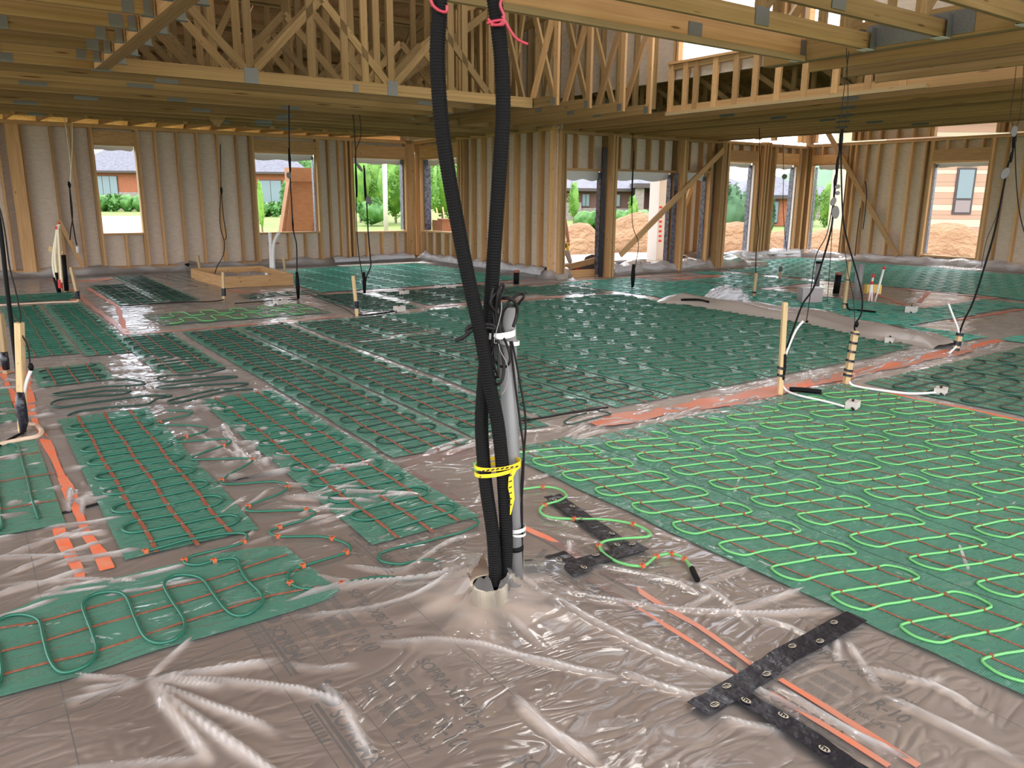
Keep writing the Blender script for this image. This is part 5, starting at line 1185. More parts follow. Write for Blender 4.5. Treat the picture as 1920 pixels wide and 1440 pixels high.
sensor(1668, 644, .13, 'pale block on the middle field near the film ridge', .06); sensor(1708, 587, .2, 'pale block right of the pipe island', .09); sensor(1393, 499, .22, 'white block near the bay openings', .12)
sensor(758, 554, .14, 'tan block on the mats left of the black conduits', .07); sensor(749, 586, .15, 'tan block at the end of the thick black curved cable', .08); sensor(526, 572, .18, 'tan block before the cable sleeve', .06)
sensor(1100, 536, .2, 'small tan block near the return wall', .04)

# ------------------------------------------------------------------ pipes sticking out of the floor
def riser(bpx, tpx, r, m, label, cap=None, name='drain_pipe', z=0.0):
    base = P(*bpx, z); top = on_plane(*tpx, base); rt_ = root(name, (base.x, base.y, 0), label, 'pipe'); cyl('pipe_body', base, top, r, m, rt_, 18)
    if cap: ax = (top-base).normalized(); cyl('pipe_rim', top-ax*.03, top+ax*.012, r*1.12, cap, rt_, 18)
    return rt_
riser((968, 533), (968, 508), .055, 'black', 'short black drain pipe with a rusty rim before the return wall', 'knot')
riser((432, 500), (432, 486), .075, 'black', 'short black drain pipe behind the wooden box form', 'knot')
riser((1567, 551), (1573, 512), .055, 'black', 'thick black drain pipe with a rusty rim on the pipe island', 'knot')
riser((1605, 562), (1614, 495), .06, 'pvc', 'wide grey pipe standing on the pipe island')
riser((1531, 536), (1535, 491), .05, 'pvc', 'grey pipe with black collar left on the pipe island', 'black')
riser((1603, 520), (1605, 498), .02, 'pvc', 'thin grey pipe beside the wide one on the island')
dr = P(1517, 567); t = root('drain_box', (dr.x, dr.y, 0), 'cloudy white drain box on the island', 'box')
b = MB(); c1, s1_ = math.cos(.5), math.sin(.5)
def bx_(B, cx, cy, wx, wy, z0, z1, a=.5):
    ca, sa = math.cos(a), math.sin(a); vs = [(cx+u*ca-v*sa, cy+u*sa+v*ca, z) for u in (-wx, wx) for v in (-wy, wy) for z in (z0, z1)]
    B.add(vs, [(0, 1, 3, 2), (4, 6, 7, 5), (0, 4, 5, 1), (2, 3, 7, 6), (0, 2, 6, 4), (1, 5, 7, 3)])
M['cloudy'] = mat('cloudy_plastic', (.34, .28, .27), .3)
bx_(b, dr.x, dr.y, .16, .12, .01, .22, -.6); b.obj('box_body', 'cloudy', t); b = MB(); bx_(b, dr.x, dr.y, .17, .13, .22, .245, -.6); b.obj('box_lid', 'cloudy', t)
t = root('manifold', tuple(P(1634, 566)), 'yellow supply manifold with white tubes and red caps on the island', 'manifold')
p = P(1634, 564); b = MB(); bx_(b, p.x, p.y, .12, .05, .12, .27, -.6); b.obj('yellow_body', 'yellowp', t) if 'yellowp' in M else (M.__setitem__('yellowp', mat('yellow_plastic', (.75, .5, .12), .5)), b.obj('yellow_body', 'yellowp', t))
for i, (bx, tx, ty) in enumerate(((1628, 1637, 520), (1634, 1635, 533), (1640, 1657, 505))):
    q = P(bx, 566); tp = on_plane(tx, ty, q); cyl('supply_tube', q, tp, .016, 'white', t, 10); cyl('red_cap', tp, tp+(tp-q).normalized()*.05, .024, 'red', t, 10)
for i in range(4): q = P(1626+5*i, 566); cyl('copper_leg', q, q+Vector((0, 0, .15)), .012, 'knot', t, 8)
# bundle at the left: white tubes, black sleeves, stick across
bb = P(115, 550); t = root('pipe_bundle', (bb.x, bb.y, 0), 'upright bundle of white tubes and black sleeves tied to sticks at the left', 'pipe')
OPL = lambda x, y: on_plane(x, y, bb)
for i, pts in enumerate((((106, 528), (100, 500), (101, 470), (106, 440), (108, 422)), ((110, 530), (104, 490), (106, 450), (110, 425)), ((116, 530), (112, 480), (110, 440), (111, 420)))):
    b = MB(); b.tube(smooth_path([OPL(x, y) for x, y in pts], 6), .022, 8); b.obj('white_tube', 'cream', t, True)
for pts, r in ((((102, 520), (112, 552)), .03), (((106, 511), (113, 548)), .028), (((119, 478), (125, 545)), .036)):
    b = MB(); b.tube([OPL(x, y) for x, y in pts], r, 10); b.obj('black_sleeve', 'black', t, True)
for pts in (((111, 420), (122, 552)), ((107, 425), (114, 555))): beam('stick', OPL(*pts[1]), OPL(*pts[0]), .035, .03, 'plank', t)
beam('cross_stick', OPL(92, 465), OPL(118, 477), .03, .09, 'plank', t); cyl('red_cap', OPL(107, 430), OPL(107, 424), .03, 'red', t, 8); cyl('red_cap', OPL(110, 421), OPL(110, 417), .022, 'red', t, 8); cyl('red_valve', OPL(113, 540), OPL(112, 524), .035, 'red', t, 8)
bb = P(516, 520); t = root('white_pipe_pair', (bb.x, bb.y, 0), 'pair of white tubes rising behind the wooden box form', 'pipe')
for pts in (((509, 515), (508, 480), (506, 436)), ((514, 520), (512, 480), (514, 455), (523, 436))):
    b = MB(); b.tube(smooth_path([on_plane(x, y, bb) for x, y in pts], 6), .035, 10); b.obj('white_tube', 'white', t, True)
b = MB(); b.tube([on_plane(503, 456, bb), on_plane(523, 456, bb)], .018, 6); b.obj('valve', 'knot', t)
bb = P(355, 510); b = MB(); b.tube(smooth_path([on_plane(x, y, bb) for x, y in ((350, 494), (352, 500), (356, 508), (360, 512))], 5), .045, 8); tag(b.obj('black_hose', 'black', None, True), 'black hose end standing left of the wooden box form', 'hose')

# wooden box form
cs = [P(365, 531), P(421, 541), P(545, 536), P(477, 519)]
cs = [Vector((3.72, 16.2, 0)), Vector((3.81, 14.25, 0)), Vector((5.0, 14.15, 0)), Vector((5.05, 16.1, 0))]
fr = root('box_form', tuple(cs[1]), 'wooden box form of four boards standing on the floor', 'form')
for i in range(4):
    a, b_ = cs[i], cs[(i+1) % 4]; beam('form_board', a+Vector((0, 0, .11)), b_+Vector((0, 0, .11)), .04, .20, 'stud', fr, upv=(0, 0, 1))
b = MB(); n = 12; vs = [(3.76+1.25*i/n, 14.3+1.8*j/n, .09+.05*math.sin(i*1.3)*math.sin(j*1.1)) for j in range(n+1) for i in range(n+1)]
b.add(vs, [(j*(n+1)+i, j*(n+1)+i+1, (j+1)*(n+1)+i+1, (j+1)*(n+1)+i) for j in range(n) for i in range(n)]); tag(b.obj('form_film', 'whitefilm', None, True), 'milky film lying inside the wooden box form', 'plastic sheet')

# ================================================================== worker behind the corner
def skin_fig(name, pts, edges, rad, m, par, sub=2):
    me = D.meshes.new(name); me.from_pydata([tuple(p) for p in pts], edges, []); o = D.objects.new(name, me); COL.objects.link(o)
    md = o.modifiers.new('skin', 'SKIN'); md.use_smooth_shade = True
    for i, r in enumerate(rad):
        sv = me.skin_vertices[0].data[i]; sv.radius = (r, r) if not isinstance(r, tuple) else r; sv.use_root = (i == 0)
    s = o.modifiers.new('sub', 'SUBSURF'); s.levels = s.render_levels = sub
    bpy.context.view_layer.update()
    me2 = D.meshes.new_from_object(o.evaluated_get(bpy.context.evaluated_depsgraph_get())); D.objects.remove(o)
    me2.materials.clear(); me2.materials.append(M[m]); me2.shade_smooth(); q = D.objects.new(name, me2); COL.objects.link(q)
    if par is not None: q.parent = par; q.matrix_parent_inverse = child_inv(par)
    return q
bw = Vector((10.62, 13.1, .02)); W_ = lambda x, y: at_depth(x, y, bw)
hip, kneeR, ankR, toeR = W_(1028, 448), W_(1061, 466), W_(1070, 494), W_(1080, 507)
per = root('person', (bw.x, bw.y, 0), 'crouching worker mostly hidden behind the corner studs, red shirt, tool in hand', 'person')
chest, neck, sh, elb, wr, hd = W_(1036, 408), W_(1040, 388), W_(1046, 396), W_(1058, 412), W_(1065, 448), W_(1043, 372)
b1 = skin_fig('body', [hip, W_(1031, 428), chest, neck, hd, W_(1044, 366), sh, elb, (elb+wr)/2, wr, W_(1066, 455), W_(1028, 396), W_(1014, 415), W_(1012, 440)],
    [(0, 1), (1, 2), (2, 3), (3, 4), (4, 5), (2, 6), (6, 7), (7, 8), (8, 9), (9, 10), (2, 11), (11, 12), (12, 13)], [.15, .14, .17, .065, .10, .07, .075, .052, .046, .033, .036, .075, .05, .035], 'skin', per)
for k, (a, l) in enumerate(((-.03, .075), (-.012, .085), (.006, .082), (.022, .07))):
    q0 = W_(1066, 455)+rt*a*.8; skin_fig('finger', [q0, q0+Vector((0, 0, -l*.5))+HF*-.01, q0+Vector((0, 0, -l))+HF*.012], [(0, 1), (1, 2)], [.011, .010, .008], 'skin', per, 1)
q0 = W_(1065, 450); skin_fig('thumb', [q0, q0-rt*.03+Vector((0, 0, -.03)), q0-rt*.032+Vector((0, 0, -.06))], [(0, 1), (1, 2)], [.013, .011, .009], 'skin', per, 1)
skin_fig('shirt', [W_(1030, 436), W_(1031, 425), chest, W_(1039, 393), sh, W_(1055, 408), W_(1028, 396), W_(1018, 410)], [(0, 1), (1, 2), (2, 3), (2, 4), (4, 5), (2, 6), (6, 7)], [.165, .16, .185, .10, .09, .07, .09, .07], 'red', per)
skin_fig('trousers', [hip, W_(1045, 452), kneeR, W_(1020, 470), W_(1018, 500)], [(0, 1), (1, 2), (0, 3), (3, 4)], [.165, .11, .085, .11, .07], 'trouser', per)
skin_fig('lower_leg', [kneeR+Vector((0, 0, -.03)), (kneeR+ankR)/2, ankR], [(0, 1), (1, 2)], [.065, .058, .05], 'sock', per)
skin_fig('boot', [ankR+Vector((0, 0, -.02)), W_(1073, 502), toeR], [(0, 1), (1, 2)], [.06, .06, .04], 'trouser', per)
skin_fig('hair', [hd+Vector((0, 0, .03)), hd+Vector((0, 0, .10)), hd-rt*.05+Vector((0, 0, .07))], [(0, 1), (1, 2)], [.10, .085, .07], 'trouser', per)
tl = root('hand_tool', tuple(W_(1065, 470)), 'yellow handled tool held by the crouching worker', 'tool'); b = MB(); b.tube([W_(1064, 455), W_(1064, 466), W_(1068, 482)], [.025, .03, .018], 8); b.obj('tool_grip', 'yellow', tl, True)

# ================================================================== porch and what stands outside the openings
GZ = -.35
dk = root('porch_deck', (12.5, 13.5, 0), 'wooden porch deck of plywood on a joist rim outside the middle wall', 'deck')
for i in range(4): block('deck_sheet', 9.95+1.22*i+.003, 9.95+1.22*(i+1)-.003, 12.55, 15.0, -.02, .0, 'deck', dk)
block('deck_rim', 9.95, 14.83, 12.50, 12.55, -.02, .16, 'stud', dk); block('deck_rim', 9.95, 14.83, 15, 15.05, -.25, .0, 'stud', dk)
st_ = root('foam_stack', (12, 14.2, 0), 'stack of white wrapped foam sheets on the porch deck', 'sheet stack')
for i in range(3): block('foam_sheet', 11.0+.03*i, 13.6, 13.7, 14.9, .003+.065*i, .062+.065*i, 'membrane', st_)
M['bluep'] = mat('blue_print', (.1, .25, .6), .6)
for x in (11.9, 12.7): block('blue_label', x, x+.25, 13.692, 13.699, .03, .14, 'bluep', st_)
cl = root('column', (14.0, 14.6, 0), 'white wrapped porch column with red print', 'column')
q = at_depth(1230, 480, (14.6, 15.2, 0)); block('column_shaft', q.x-.17, q.x+.17, q.y-.17, q.y+.17, -.1, 3.2, 'membrane', cl); block('column_base', q.x-.22, q.x+.22, q.y-.22, q.y+.22, -.1, .05, 'stonew', cl)
for i in range(8):
    p_ = at_depth(1236, 388+9*i, (q.x, q.y-.18, 0)); block('red_print', p_.x-.05, p_.x+.05, q.y-.176, q.y-.171, p_.z-.035, p_.z+.02, 'red', cl)
bg_ = root('dark_panel', (10.9, 12.9, 0), 'dark curved plywood offcut leaning behind the porch post', 'panel')
skin_pts = [W_(1086, 514), W_(1090, 498), W_(1098, 482), W_(1110, 477), W_(1120, 478), W_(1122, 512)]
vs = [p for p in skin_pts]+[p+HF*.03 for p in skin_pts]; n = len(skin_pts)
raw('panel_sheet', vs, [tuple(range(n)), tuple(range(2*n-1, n-1, -1))]+[(i, n+i, n+(i+1) % n, (i+1) % n) for i in range(n)], M['trouser'], bg_)
rb = root('red_toolbox', (10.6, 12.9, 0), 'red tool box on the porch threshold', 'box'); p_ = W_(1058, 512); block('box_body', p_.x-.05, p_.x+.55, p_.y-.05, p_.y+.2, .02, .16, 'red', rb); block('box_lid', p_.x-.06, p_.x+.56, p_.y-.06, p_.y+.21, .16, .19, 'white', rb)
pb = root('plywood_box', (7.2, 19.0, 0), 'tall brown plywood casing standing outside the second window', 'casing')
q = Vector((7.35, 19.3, 0)); 
b = MB(); b.add([(6.35, 19.2, GZ), (7.6, 19.2, GZ), (7.6, 19.45, GZ), (6.35, 19.45, GZ), (6.85, 19.2, 1.95), (7.6, 19.2, 1.95), (7.6, 19.45, 1.95), (6.85, 19.45, 1.95)], [(0, 1, 5, 4), (1, 2, 6, 5), (2, 3, 7, 6), (3, 0, 4, 7), (4, 5, 6, 7), (3, 2, 1, 0)])
b.obj('casing_sheet', 'ply', pb); block('casing_cap', 6.85, 7.65, 19.12, 19.5, 1.95, 2.28, 'ply', pb); beam('casing_batten', (6.5, 19.17, GZ), (6.92, 19.17, 1.95), .04, .03, 'ply', pb); beam('casing_batten', (7.25, 19.17, GZ), (7.45, 19.17, 1.0), .04, .02, 'ply', pb)
cb = root('cardboard_box', (9.9, 17.3, .8), 'cardboard box standing outside the corner window', 'box'); block('box_body', 9.85, 10.2, 17.0, 17.5, GZ, 1.05, 'ply', cb); block('box_flap', 9.83, 10.22, 16.98, 17.2, 1.05, 1.09, 'ply', cb)
# ================================================================== the ground outside
gd = []
n = 90
xsG = np.concatenate([np.linspace(-220, -12, 18), np.linspace(-10, 45, 56), np.linspace(48, 320, 24)]); ysG = np.concatenate([np.linspace(-60, 10, 10), np.linspace(11, 60, 60), np.linspace(64, 420, 26)])
GX, GY = np.meshgrid(xsG, ysG); GZm = np.full_like(GX, GZ)+.05*np.sin(GX*.3)*np.cos(GY*.23)
cx_ = (GX[:-1, :-1]+GX[1:, 1:])/2; cy_ = (GY[:-1, :-1]+GY[1:, 1:])/2
lawn = grid_mesh('ground', GX, GY, GZm-.02, 'grass', None); tag(lawn, 'lawn and open ground around the house', None, None, 'structure')
def strip(name, m, pts, z, label, cat):
    v = [Vector((*p, z)) for p in pts]; v += [p-Vector((0, 0, .15)) for p in v]; k = len(pts)
    return tag(raw(name, v, [tuple(range(k)), tuple(range(2*k-1, k-1, -1))]+[(i, (i+1) % k, k+(i+1) % k, k+i) for i in range(k)], M[m]), label, cat)
def G(px, py): p = P(px, py, GZ+.05); return (p.x, p.y)
strip('driveway', 'drive', [G(100, 405), G(330, 405), G(330, 450), G(100, 450)], GZ+.06, 'pale concrete drive seen through the first window', 'driveway')
strip('soil_patch', 'soil', [(10.2, 16), (40, 16), (40, 25), (10.2, 26)], GZ+.05, 'bare orange soil around the porch and bay', 'soil')
strip('soil_patch', 'soil', [(20.5, -4), (34, -4), (34, 16), (20.5, 16)], GZ+.05, 'bare orange soil outside the right wall', 'soil')
def mound(px, py_top, dist, w, dpt, label):
    d = ray(px, py_top); p = CP + d*(dist/d.dot(HF)); h = p.z-GZ; n = 40
    u = np.linspace(-1, 1, n+1); U, V = np.meshgrid(u, u); R = np.hypot(U, V)
    hgt = np.clip(1-R**1.5, 0, 1)*h; nzv = sum(np.sin(U*k*3.1+V*k*2.3+k)*np.sin(V*k*3.7-U*k+k*2)/k for k in (2, 3, 5, 8))
    hgt = hgt*(1+.10*nzv)+GZ-.05
    side = rt.normalized(); side = Vector((side.x, side.y, 0)).normalized()
    XX = p.x+side.x*U*w+HF.x*V*dpt; YY = p.y+side.y*U*w+HF.y*V*dpt
    tag(grid_mesh('soil_mound', XX, YY, hgt, 'soil'), label, 'soil', 'mounds of dug soil')
mound(1085, 412, 26, 1.5, 2, 'orange soil mound seen left of the porch post'); mound(1195, 392, 27, 2.0, 2.2, 'large orange soil mound in the porch window opening'); mound(1300, 426, 26, 1.6, 2, 'soil mound at the right porch opening')
mound(1378, 410, 26, 2.0, 2.0, 'soil mound in the first bay opening'); mound(1465, 428, 27, 1.4, 2, 'soil mound in the second bay opening'); mound(1555, 424, 28, 1.8, 2, 'soil mound in the third bay opening'); mound(1770, 412, 25.5, 2.7, 2.2, 'soil mound in the right window opening')

# ------------------------------------------------------------------ plants
def crown(name, c0, rx, ry, rz, nleaf, size, m, par=None, seed=0, pear=0, clumps=14):
    rs = np.random.RandomState(seed)
    cl = rs.normal(size=(clumps, 3)); cl /= np.linalg.norm(cl, axis=1)[:, None]; cl *= rs.uniform(.35, .85, (clumps, 1))
    k = rs.randint(0, clumps, nleaf); d = rs.normal(size=(nleaf, 3)); d /= np.linalg.norm(d, axis=1)[:, None]
    p = cl[k]+d*rs.uniform(.15, .42, (nleaf, 1))
    if pear: p[:, :2] *= (1-pear*np.clip((p[:, 2:3]+1)/2, 0, 1))*1.25
    p = p*np.array([rx, ry, rz])+np.array(c0)
    a = rs.normal(size=(nleaf, 3)); a /= np.linalg.norm(a, axis=1)[:, None]; b_ = np.cross(a, rs.normal(size=(nleaf, 3))); b_ /= np.linalg.norm(b_, axis=1)[:, None]
    s = size*rs.uniform(.6, 1.3, (nleaf, 1))
    v = np.stack([p-a*s, p-b_*s*.5, p+a*s, p+b_*s*.5], 1).reshape(-1, 3)
    me = D.meshes.new(name); me.vertices.add(len(v)); me.vertices.foreach_set('co', v.ravel()); me.loops.add(nleaf*4); me.loops.foreach_set('vertex_index', np.arange(nleaf*4, dtype=np.int32))
    me.polygons.add(nleaf); me.polygons.foreach_set('loop_start', np.arange(0, nleaf*4, 4, dtype=np.int32)); me.update(calc_edges=True); me.materials.append(M[m])
    o = D.objects.new(name, me); COL.objects.link(o)
    if par is not None: o.parent = par; o.matrix_parent_inverse = child_inv(par)
    tag(o, kind='stuff') if par is not None else None
    # a dark core keeps the crown from reading as confetti
    bm = bmesh.new(); bmesh.ops.create_icosphere(bm, subdivisions=3, radius=.72)
    for q in bm.verts:
        kk = 1+.18*math.sin(q.co.x*9+seed)*math.sin(q.co.z*8+q.co.y*6)
        f_ = (1-pear*max(0, min(1, (q.co.z+1)/2)))*(1.25 if pear else 1)
        q.co = Vector((q.co.x*rx*kk*f_, q.co.y*ry*kk*f_, q.co.z*rz*kk*1.15))+Vector(c0)
    me = D.meshes.new('inner_foliage'); bm.to_mesh(me); bm.free(); me.materials.append(M[m]); me.shade_smooth(); q = D.objects.new('inner_foliage', me); COL.objects.link(q)
    if par is not None: q.parent = par; q.matrix_parent_inverse = child_inv(par)
    return o
def tree(px, py_base, py_top, dist, wpx, m, label, nleaf=2200, pear=0, trunk=.25, seed=0, group=None, name='tree'):
    d = ray(px, py_base); g = CP+d*(dist/d.dot(HF)); d2 = ray(px, py_top); tp = CP+d2*(dist/d2.dot(HF)); g.z = GZ if py_base > 372 or name != 'tree' else GZ
    H_ = tp.z-GZ; wd = wpx/F*dist/2; z0 = GZ+H_*trunk
    r_ = root(name, (g.x, g.y, GZ), label, 'tree' if name == 'tree' else 'shrub', group)
    if trunk > 0: cyl('trunk', (g.x, g.y, GZ), (g.x, g.y, z0+H_*.3), max(.05, H_*.018), 'bark', r_, 8, max(.03, H_*.01))
    crown('foliage', (g.x, g.y, (z0+tp.z)/2), wd, wd, (tp.z-z0)/2, nleaf, max(.05, wd*.075), m, r_, seed, pear)
k = 0
for px, w, top, dist, m in ((676, 44, 285, 62, 'leafA'), (706, 50, 270, 66, 'leafA'), (742, 60, 278, 60, 'leafA'), (790, 66, 276, 58, 'leafA'), (830, 60, 268, 62, 'leafA'), (868, 50, 280, 64, 'leafA')):
    tree(px, 410, top, dist, w*1.3, m, f'bright green broad tree beyond the corner windows, {["leftmost", "second from left", "third from left", "fourth from left", "fifth from left", "rightmost"][k]}', 3000, 0, .06, k, 'trees beyond the corner windows'); k += 1
tree(700, 412, 372, 55, 70, 'leafB', 'low dark shrub below the trees in the third window', 1500, 0, 0, 21, None, 'shrub')
tree(538, 402, 335, 45, 26, 'leafB', 'small round tree in front of the house in the second window', 1600, 0, .35, 31)
tree(490, 402, 330, 40, 16, 'leafA', 'narrow leafy tree at the left edge of the second window', 1400, 0, .05, 32)
tree(575, 350, 285, 110, 80, 'leafB', 'distant trees above the plywood casing', 1800, 0, .1, 33)
tree(1076, 400, 335, 55, 22, 'leafA', 'slim young tree at the left of the porch opening', 1600, .35, .18, 34)
tree(1187, 402, 362, 42, 22, 'leafA', 'small yellow-green sapling in the porch window opening', 900, .3, .25, 35)
tree(1290, 405, 345, 50, 34, 'leafB', 'bushy tree at the right porch opening', 1600, 0, .1, 36)
tree(1370, 412, 342, 42, 70, 'leafC', 'bluish spruce in the first bay opening', 3000, .6, .05, 37)
tree(1395, 412, 352, 48, 50, 'leafC', 'second bluish spruce behind the first in the bay', 2000, .6, .05, 38)
tree(1447, 408, 365, 44, 16, 'leafC', 'thin spruce at the left of the second bay opening', 900, .6, .05, 39)
tree(1519, 408, 340, 50, 24, 'leafA', 'upright green tree left in the third bay opening', 1600, .1, .1, 40)
tree(1560, 412, 328, 46, 60, 'leafA', 'broad green tree right in the third bay opening', 2400, 0, .08, 41)
for i, (px, w) in enumerate(((1340, 90), (1400, 100), (1455, 90), (1510, 100), (1300, 80))): tree(px, 380, 344 if i != 4 else 335, 130, w, 'leafB', f'distant woodland clump behind the bay, {["first", "second", "third", "fourth", "fifth"][i]} in the row', 1500, 0, 0, 50+i, 'distant woodland behind the bay', 'tree')
def hedge(x0, x1, yb, yt, dist, m, label, nleaf=2600):
    a = CP+ray(x0, yb)*(dist/ray(x0, yb).dot(HF)); b_ = CP+ray(x1, yb)*(dist/ray(x1, yb).dot(HF)); h = (yb-yt)/F*dist; n_ = max(2, int(abs(x1-x0)/22)); r_ = root('hedge', ((a.x+b_.x)/2, (a.y+b_.y)/2, GZ), label, 'hedge')
    for i in range(n_):
        q = a.lerp(b_, (i+.5)/n_); hh = max(.3, (q.z+h)-GZ)
        crown('foliage', (q.x, q.y, GZ+hh*.5), (b_-a).length/n_*.75, 1.2, hh*.6, nleaf//n_, h*.11, m, r_, 70+i, 0, 9)
hedge(180, 275, 393, 366, 98, 'leafB', 'clipped green hedge in front of the house in the first window'); hedge(484, 550, 403, 380, 77, 'leafB', 'clipped low hedge in the second window'); hedge(1085, 1130, 407, 396, 50, 'leafB', 'low hedge before the brown house in the porch door opening'); hedge(1150, 1260, 402, 394, 52, 'leafB', 'low hedge before the brown house in the porch window opening')
# hill
for i, (px, top, w, dist) in enumerate(((1600, 300, 420, 420), (1480, 338, 500, 460), (600, 300, 500, 380))):
    d = ray(px, top); p = CP+d*(dist/d.dot(HF)); n = 26; u = np.linspace(-1, 1, n+1); U, V = np.meshgrid(u, u)
    h = np.clip(1-np.hypot(U, V)**2, 0, 1)*(p.z-GZ)*(1+.03*np.sin(U*23)*np.sin(V*19)); ww = w/F*dist/2
    sd = Vector((rt.x, rt.y, 0)).normalized(); tag(grid_mesh('hill', p.x+sd.x*U*ww+HF.x*V*60, p.y+sd.y*U*ww+HF.y*V*60, h+GZ-.5, 'hill'), ['wooded hill at the right behind the bay', 'low wooded rise behind the bay', 'wooded rise behind the second window'][i], 'hill')
# ------------------------------------------------------------------ neighbouring houses: built in their own frame, square to the street
def house(label, cpx, cpy, dist, w, dpt, wall_h, roof_h, mw, mlow, wins, lowh=.9, ov=.7, yaw=0, hip=True, base=GZ, extra=None, rm='shingle'):
    d = ray(cpx, cpy); o_ = CP+d*(dist/d.dot(HF)); o_.z = base
    ax = Vector((rt.x, rt.y, 0)).normalized(); ax = Vector((ax.x*math.cos(yaw)-ax.y*math.sin(yaw), ax.x*math.sin(yaw)+ax.y*math.cos(yaw), 0)); ay = Vector((-ax.y, ax.x, 0))
    Q = lambda u, v, z: o_+ax*u+ay*v+Vector((0, 0, z))
    r_ = root('house', tuple(o_), label, 'house')
    def bxx(nm, u0, u1, v0, v1, z0, z1, m):
        b = MB(); b.add([Q(u, v, z) for u in (u0, u1) for v in (v0, v1) for z in (z0, z1)], [(0, 1, 3, 2), (4, 6, 7, 5), (0, 4, 5, 1), (2, 3, 7, 6), (0, 2, 6, 4), (1, 5, 7, 3)]); return b.obj(nm, m, r_)
    bxx('wall', -w/2, w/2, 0, dpt, 0, wall_h, mw); bxx('stone_base', -w/2-.05, w/2+.05, -.06, dpt, 0, lowh, mlow)
    v = [Q(-w/2-ov, -ov, wall_h), Q(w/2+ov, -ov, wall_h), Q(w/2+ov, dpt+ov, wall_h), Q(-w/2-ov, dpt+ov, wall_h)]
    e = (dpt/2 if hip else 0)
    v += [Q(-w/2-ov+e, dpt/2, wall_h+roof_h), Q(w/2+ov-e, dpt/2, wall_h+roof_h)]
    raw('roof', v, [(0, 1, 5, 4), (1, 2, 5), (2, 3, 4, 5), (3, 0, 4), (3, 2, 1, 0)], M[rm], r_); bxx('fascia', -w/2-ov, w/2+ov, -ov-.05, -ov+.02, wall_h-.25, wall_h+.02, 'fascia')
    for (u, z, ww, hh, nb_) in wins:
        f_ = bxx('window', u-ww/2, u+ww/2, -.12, 0, z, z+hh, 'fascia')
        for i in range(nb_):
            a = u-ww/2+.07+(ww-.07)*i/nb_; b = MB(); b.add([Q(x, y_, zz) for x in (a, a+(ww-.07)/nb_-.07) for y_ in (-.15, -.13) for zz in (z+.08, z+hh-.08)], [(0, 1, 3, 2), (4, 6, 7, 5), (0, 4, 5, 1), (2, 3, 7, 6), (0, 2, 6, 4), (1, 5, 7, 3)]); b.obj('pane', 'glass', f_)
    if extra: extra(bxx)
    return r_
PXM = lambda px, dist: px/F*dist
house('red and stone bungalow with grey roof in the first two windows', 355, 392, 106, 30, 14, 5.0, 5.2, 'redbrick', 'stone', [(-10.6, 1.2, 3.0, 3.2, 3), (11.0, 1.0, 2.9, 3.0, 2), (1, 1.5, 2.6, 2.3, 2)], 2.3, 1.0)
def porchx(bxx):
    for u in (2.0, 3.7): bxx('stone_pier', u-.35, u+.35, -2.6, -1.8, 0, 3.0, 'stone')
    bxx('porch_roof', 1.4, 6.2, -3, 0, 2.9, 3.3, 'fascia'); bxx('stone_base', -10, -3, -.3, 0, 0, 1.6, 'stone'); bxx('porch_floor', 2, 7, -2.4, 0, .9, 1.1, 'brownwall')
house('long brown house with grey roof and stone porch piers beyond the porch openings', 1150, 402, 74, 26, 10, 2.85, 2.0, 'brownwall', 'stone', [(-5.0, 1.2, .8, 1.2, 2), (-3.7, 1.2, .75, 1.2, 2), (-2.6, 1.2, .75, 1.2, 2), (.2, 1.2, .8, 1.2, 2), (7, 1.2, 1.2, 1.1, 2), (-4.3, .1, 1.0, .6, 2)], 1.1, .8, extra=porchx)
house('small red house in the second bay opening', 1452, 408, 62, 5.8, 6, 2.3, 1.7, 'redbrick', 'redbrick', [(-.2, .2, .9, 1.7, 1)], .1, .5)
house('pale house with dark garage in the third bay opening', 1548, 408, 84, 7, 6, 2.0, 1.4, 'stone', 'stone', [(-2, .05, 1.6, 1.4, 1), (1.6, .05, 2.6, 1.5, 1)], .1, .5)
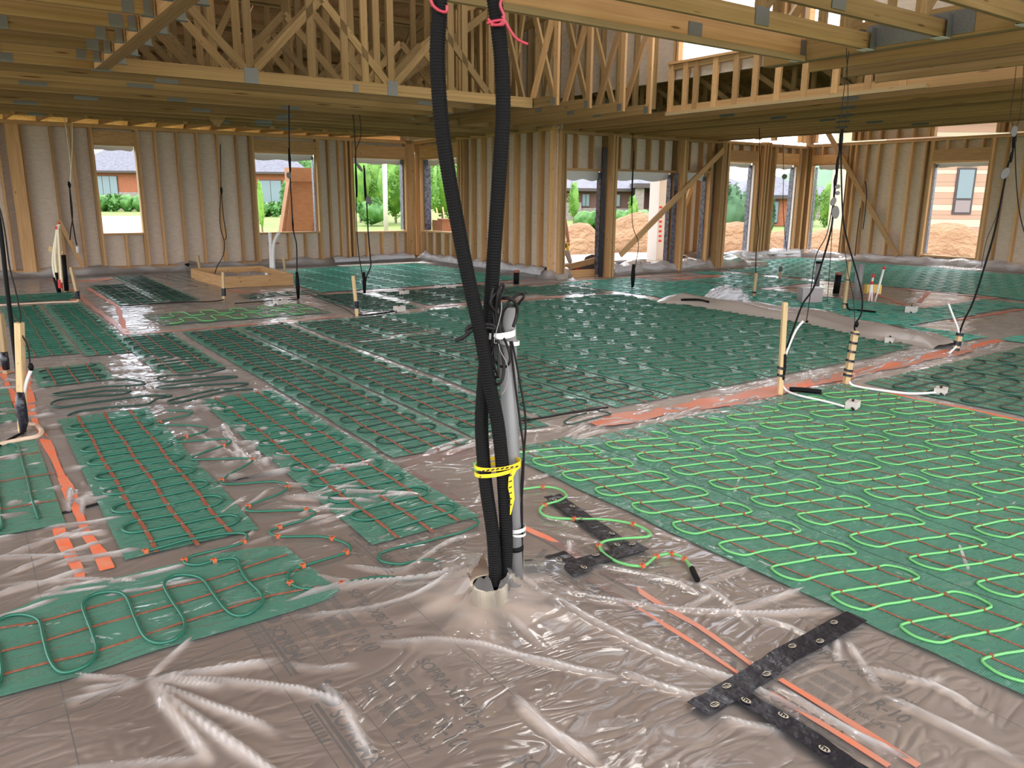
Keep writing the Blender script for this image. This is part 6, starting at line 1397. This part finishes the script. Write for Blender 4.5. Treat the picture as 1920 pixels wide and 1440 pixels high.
# near house at the right: siding courses built one by one
d = ray(1800, 440); o_ = CP+d*(38/d.dot(HF)); o_.z = GZ; ax = Vector((rt.x, rt.y, 0)).normalized(); ay = Vector((-ax.y, ax.x, 0)); Q = lambda u, v, z: o_+ax*u+ay*v+Vector((0, 0, z))
nh = root('house', tuple(o_), 'tall house with cream and orange board siding in the right window', 'house')
def nb(nm, u0, u1, v0, v1, z0, z1, m, par=None):
    b = MB(); b.add([Q(u, v, z) for u in (u0, u1) for v in (v0, v1) for z in (z0, z1)], [(0, 1, 3, 2), (4, 6, 7, 5), (0, 4, 5, 1), (2, 3, 7, 6), (0, 2, 6, 4), (1, 5, 7, 3)]); return b.obj(nm, m, par or nh)
nb('wall', -4, 7, .03, 6, 0, 6.2, 'siding2'); rr = random.Random(4); z = 0; i = 0
while z < 6.1: 
    h = rr.choice((.28, .2, .36)); nb('siding_board', -4, 7, 0, .03, z+.01, z+h-.01, 'siding' if i % 3 else 'siding2'); z += h; i += 1
wn = nb('window', -.55, .35, -.05, .02, 1.35, 3.5, 'fascia'); nb('pane', -.45, .25, -.07, -.05, 2.1, 3.4, 'glass', wn); nb('pane', -.45, .25, -.07, -.05, 1.45, 2.0, 'drive', wn)
nb('eave', -5, 8, -1.4, 6.5, 6.2, 6.4, 'shingle'); nb('fascia', -5, 8, -1.45, -1.4, 6.1, 6.5, 'fascia'); nb('stone_step', 2.0, 7, -.6, 0, 0, 1.0, 'stonew')
# poles
for px, yb, yt, dist, r, label in ((723, 410, 305, 38, .11, 'pale post standing on the lawn in the third window'),):
    a = CP+ray(px, yb)*(dist/ray(px, yb).dot(HF)); b_ = CP+ray(px-2, yt)*(dist/ray(px-2, yt).dot(HF)); a.z = GZ; t = root('post', tuple(a), label, 'post'); cyl('post_shaft', a, b_, r, 'stonew', t, 12)
st2 = root('survey_sticks', tuple(P(826, 405, GZ)), 'leaning pale survey sticks on the lawn in the corner window', 'sticks')
for a, b_ in (((832, 412), (818, 390)), ((840, 412), (830, 388)), ((828, 412), (812, 400))):
    q0, q1 = [CP+ray(*q)*(36/ray(*q).dot(HF)) for q in (a, b_)]; q0.z = GZ-.1; beam('stick', q0, q1, .05, .05, 'plank', st2)
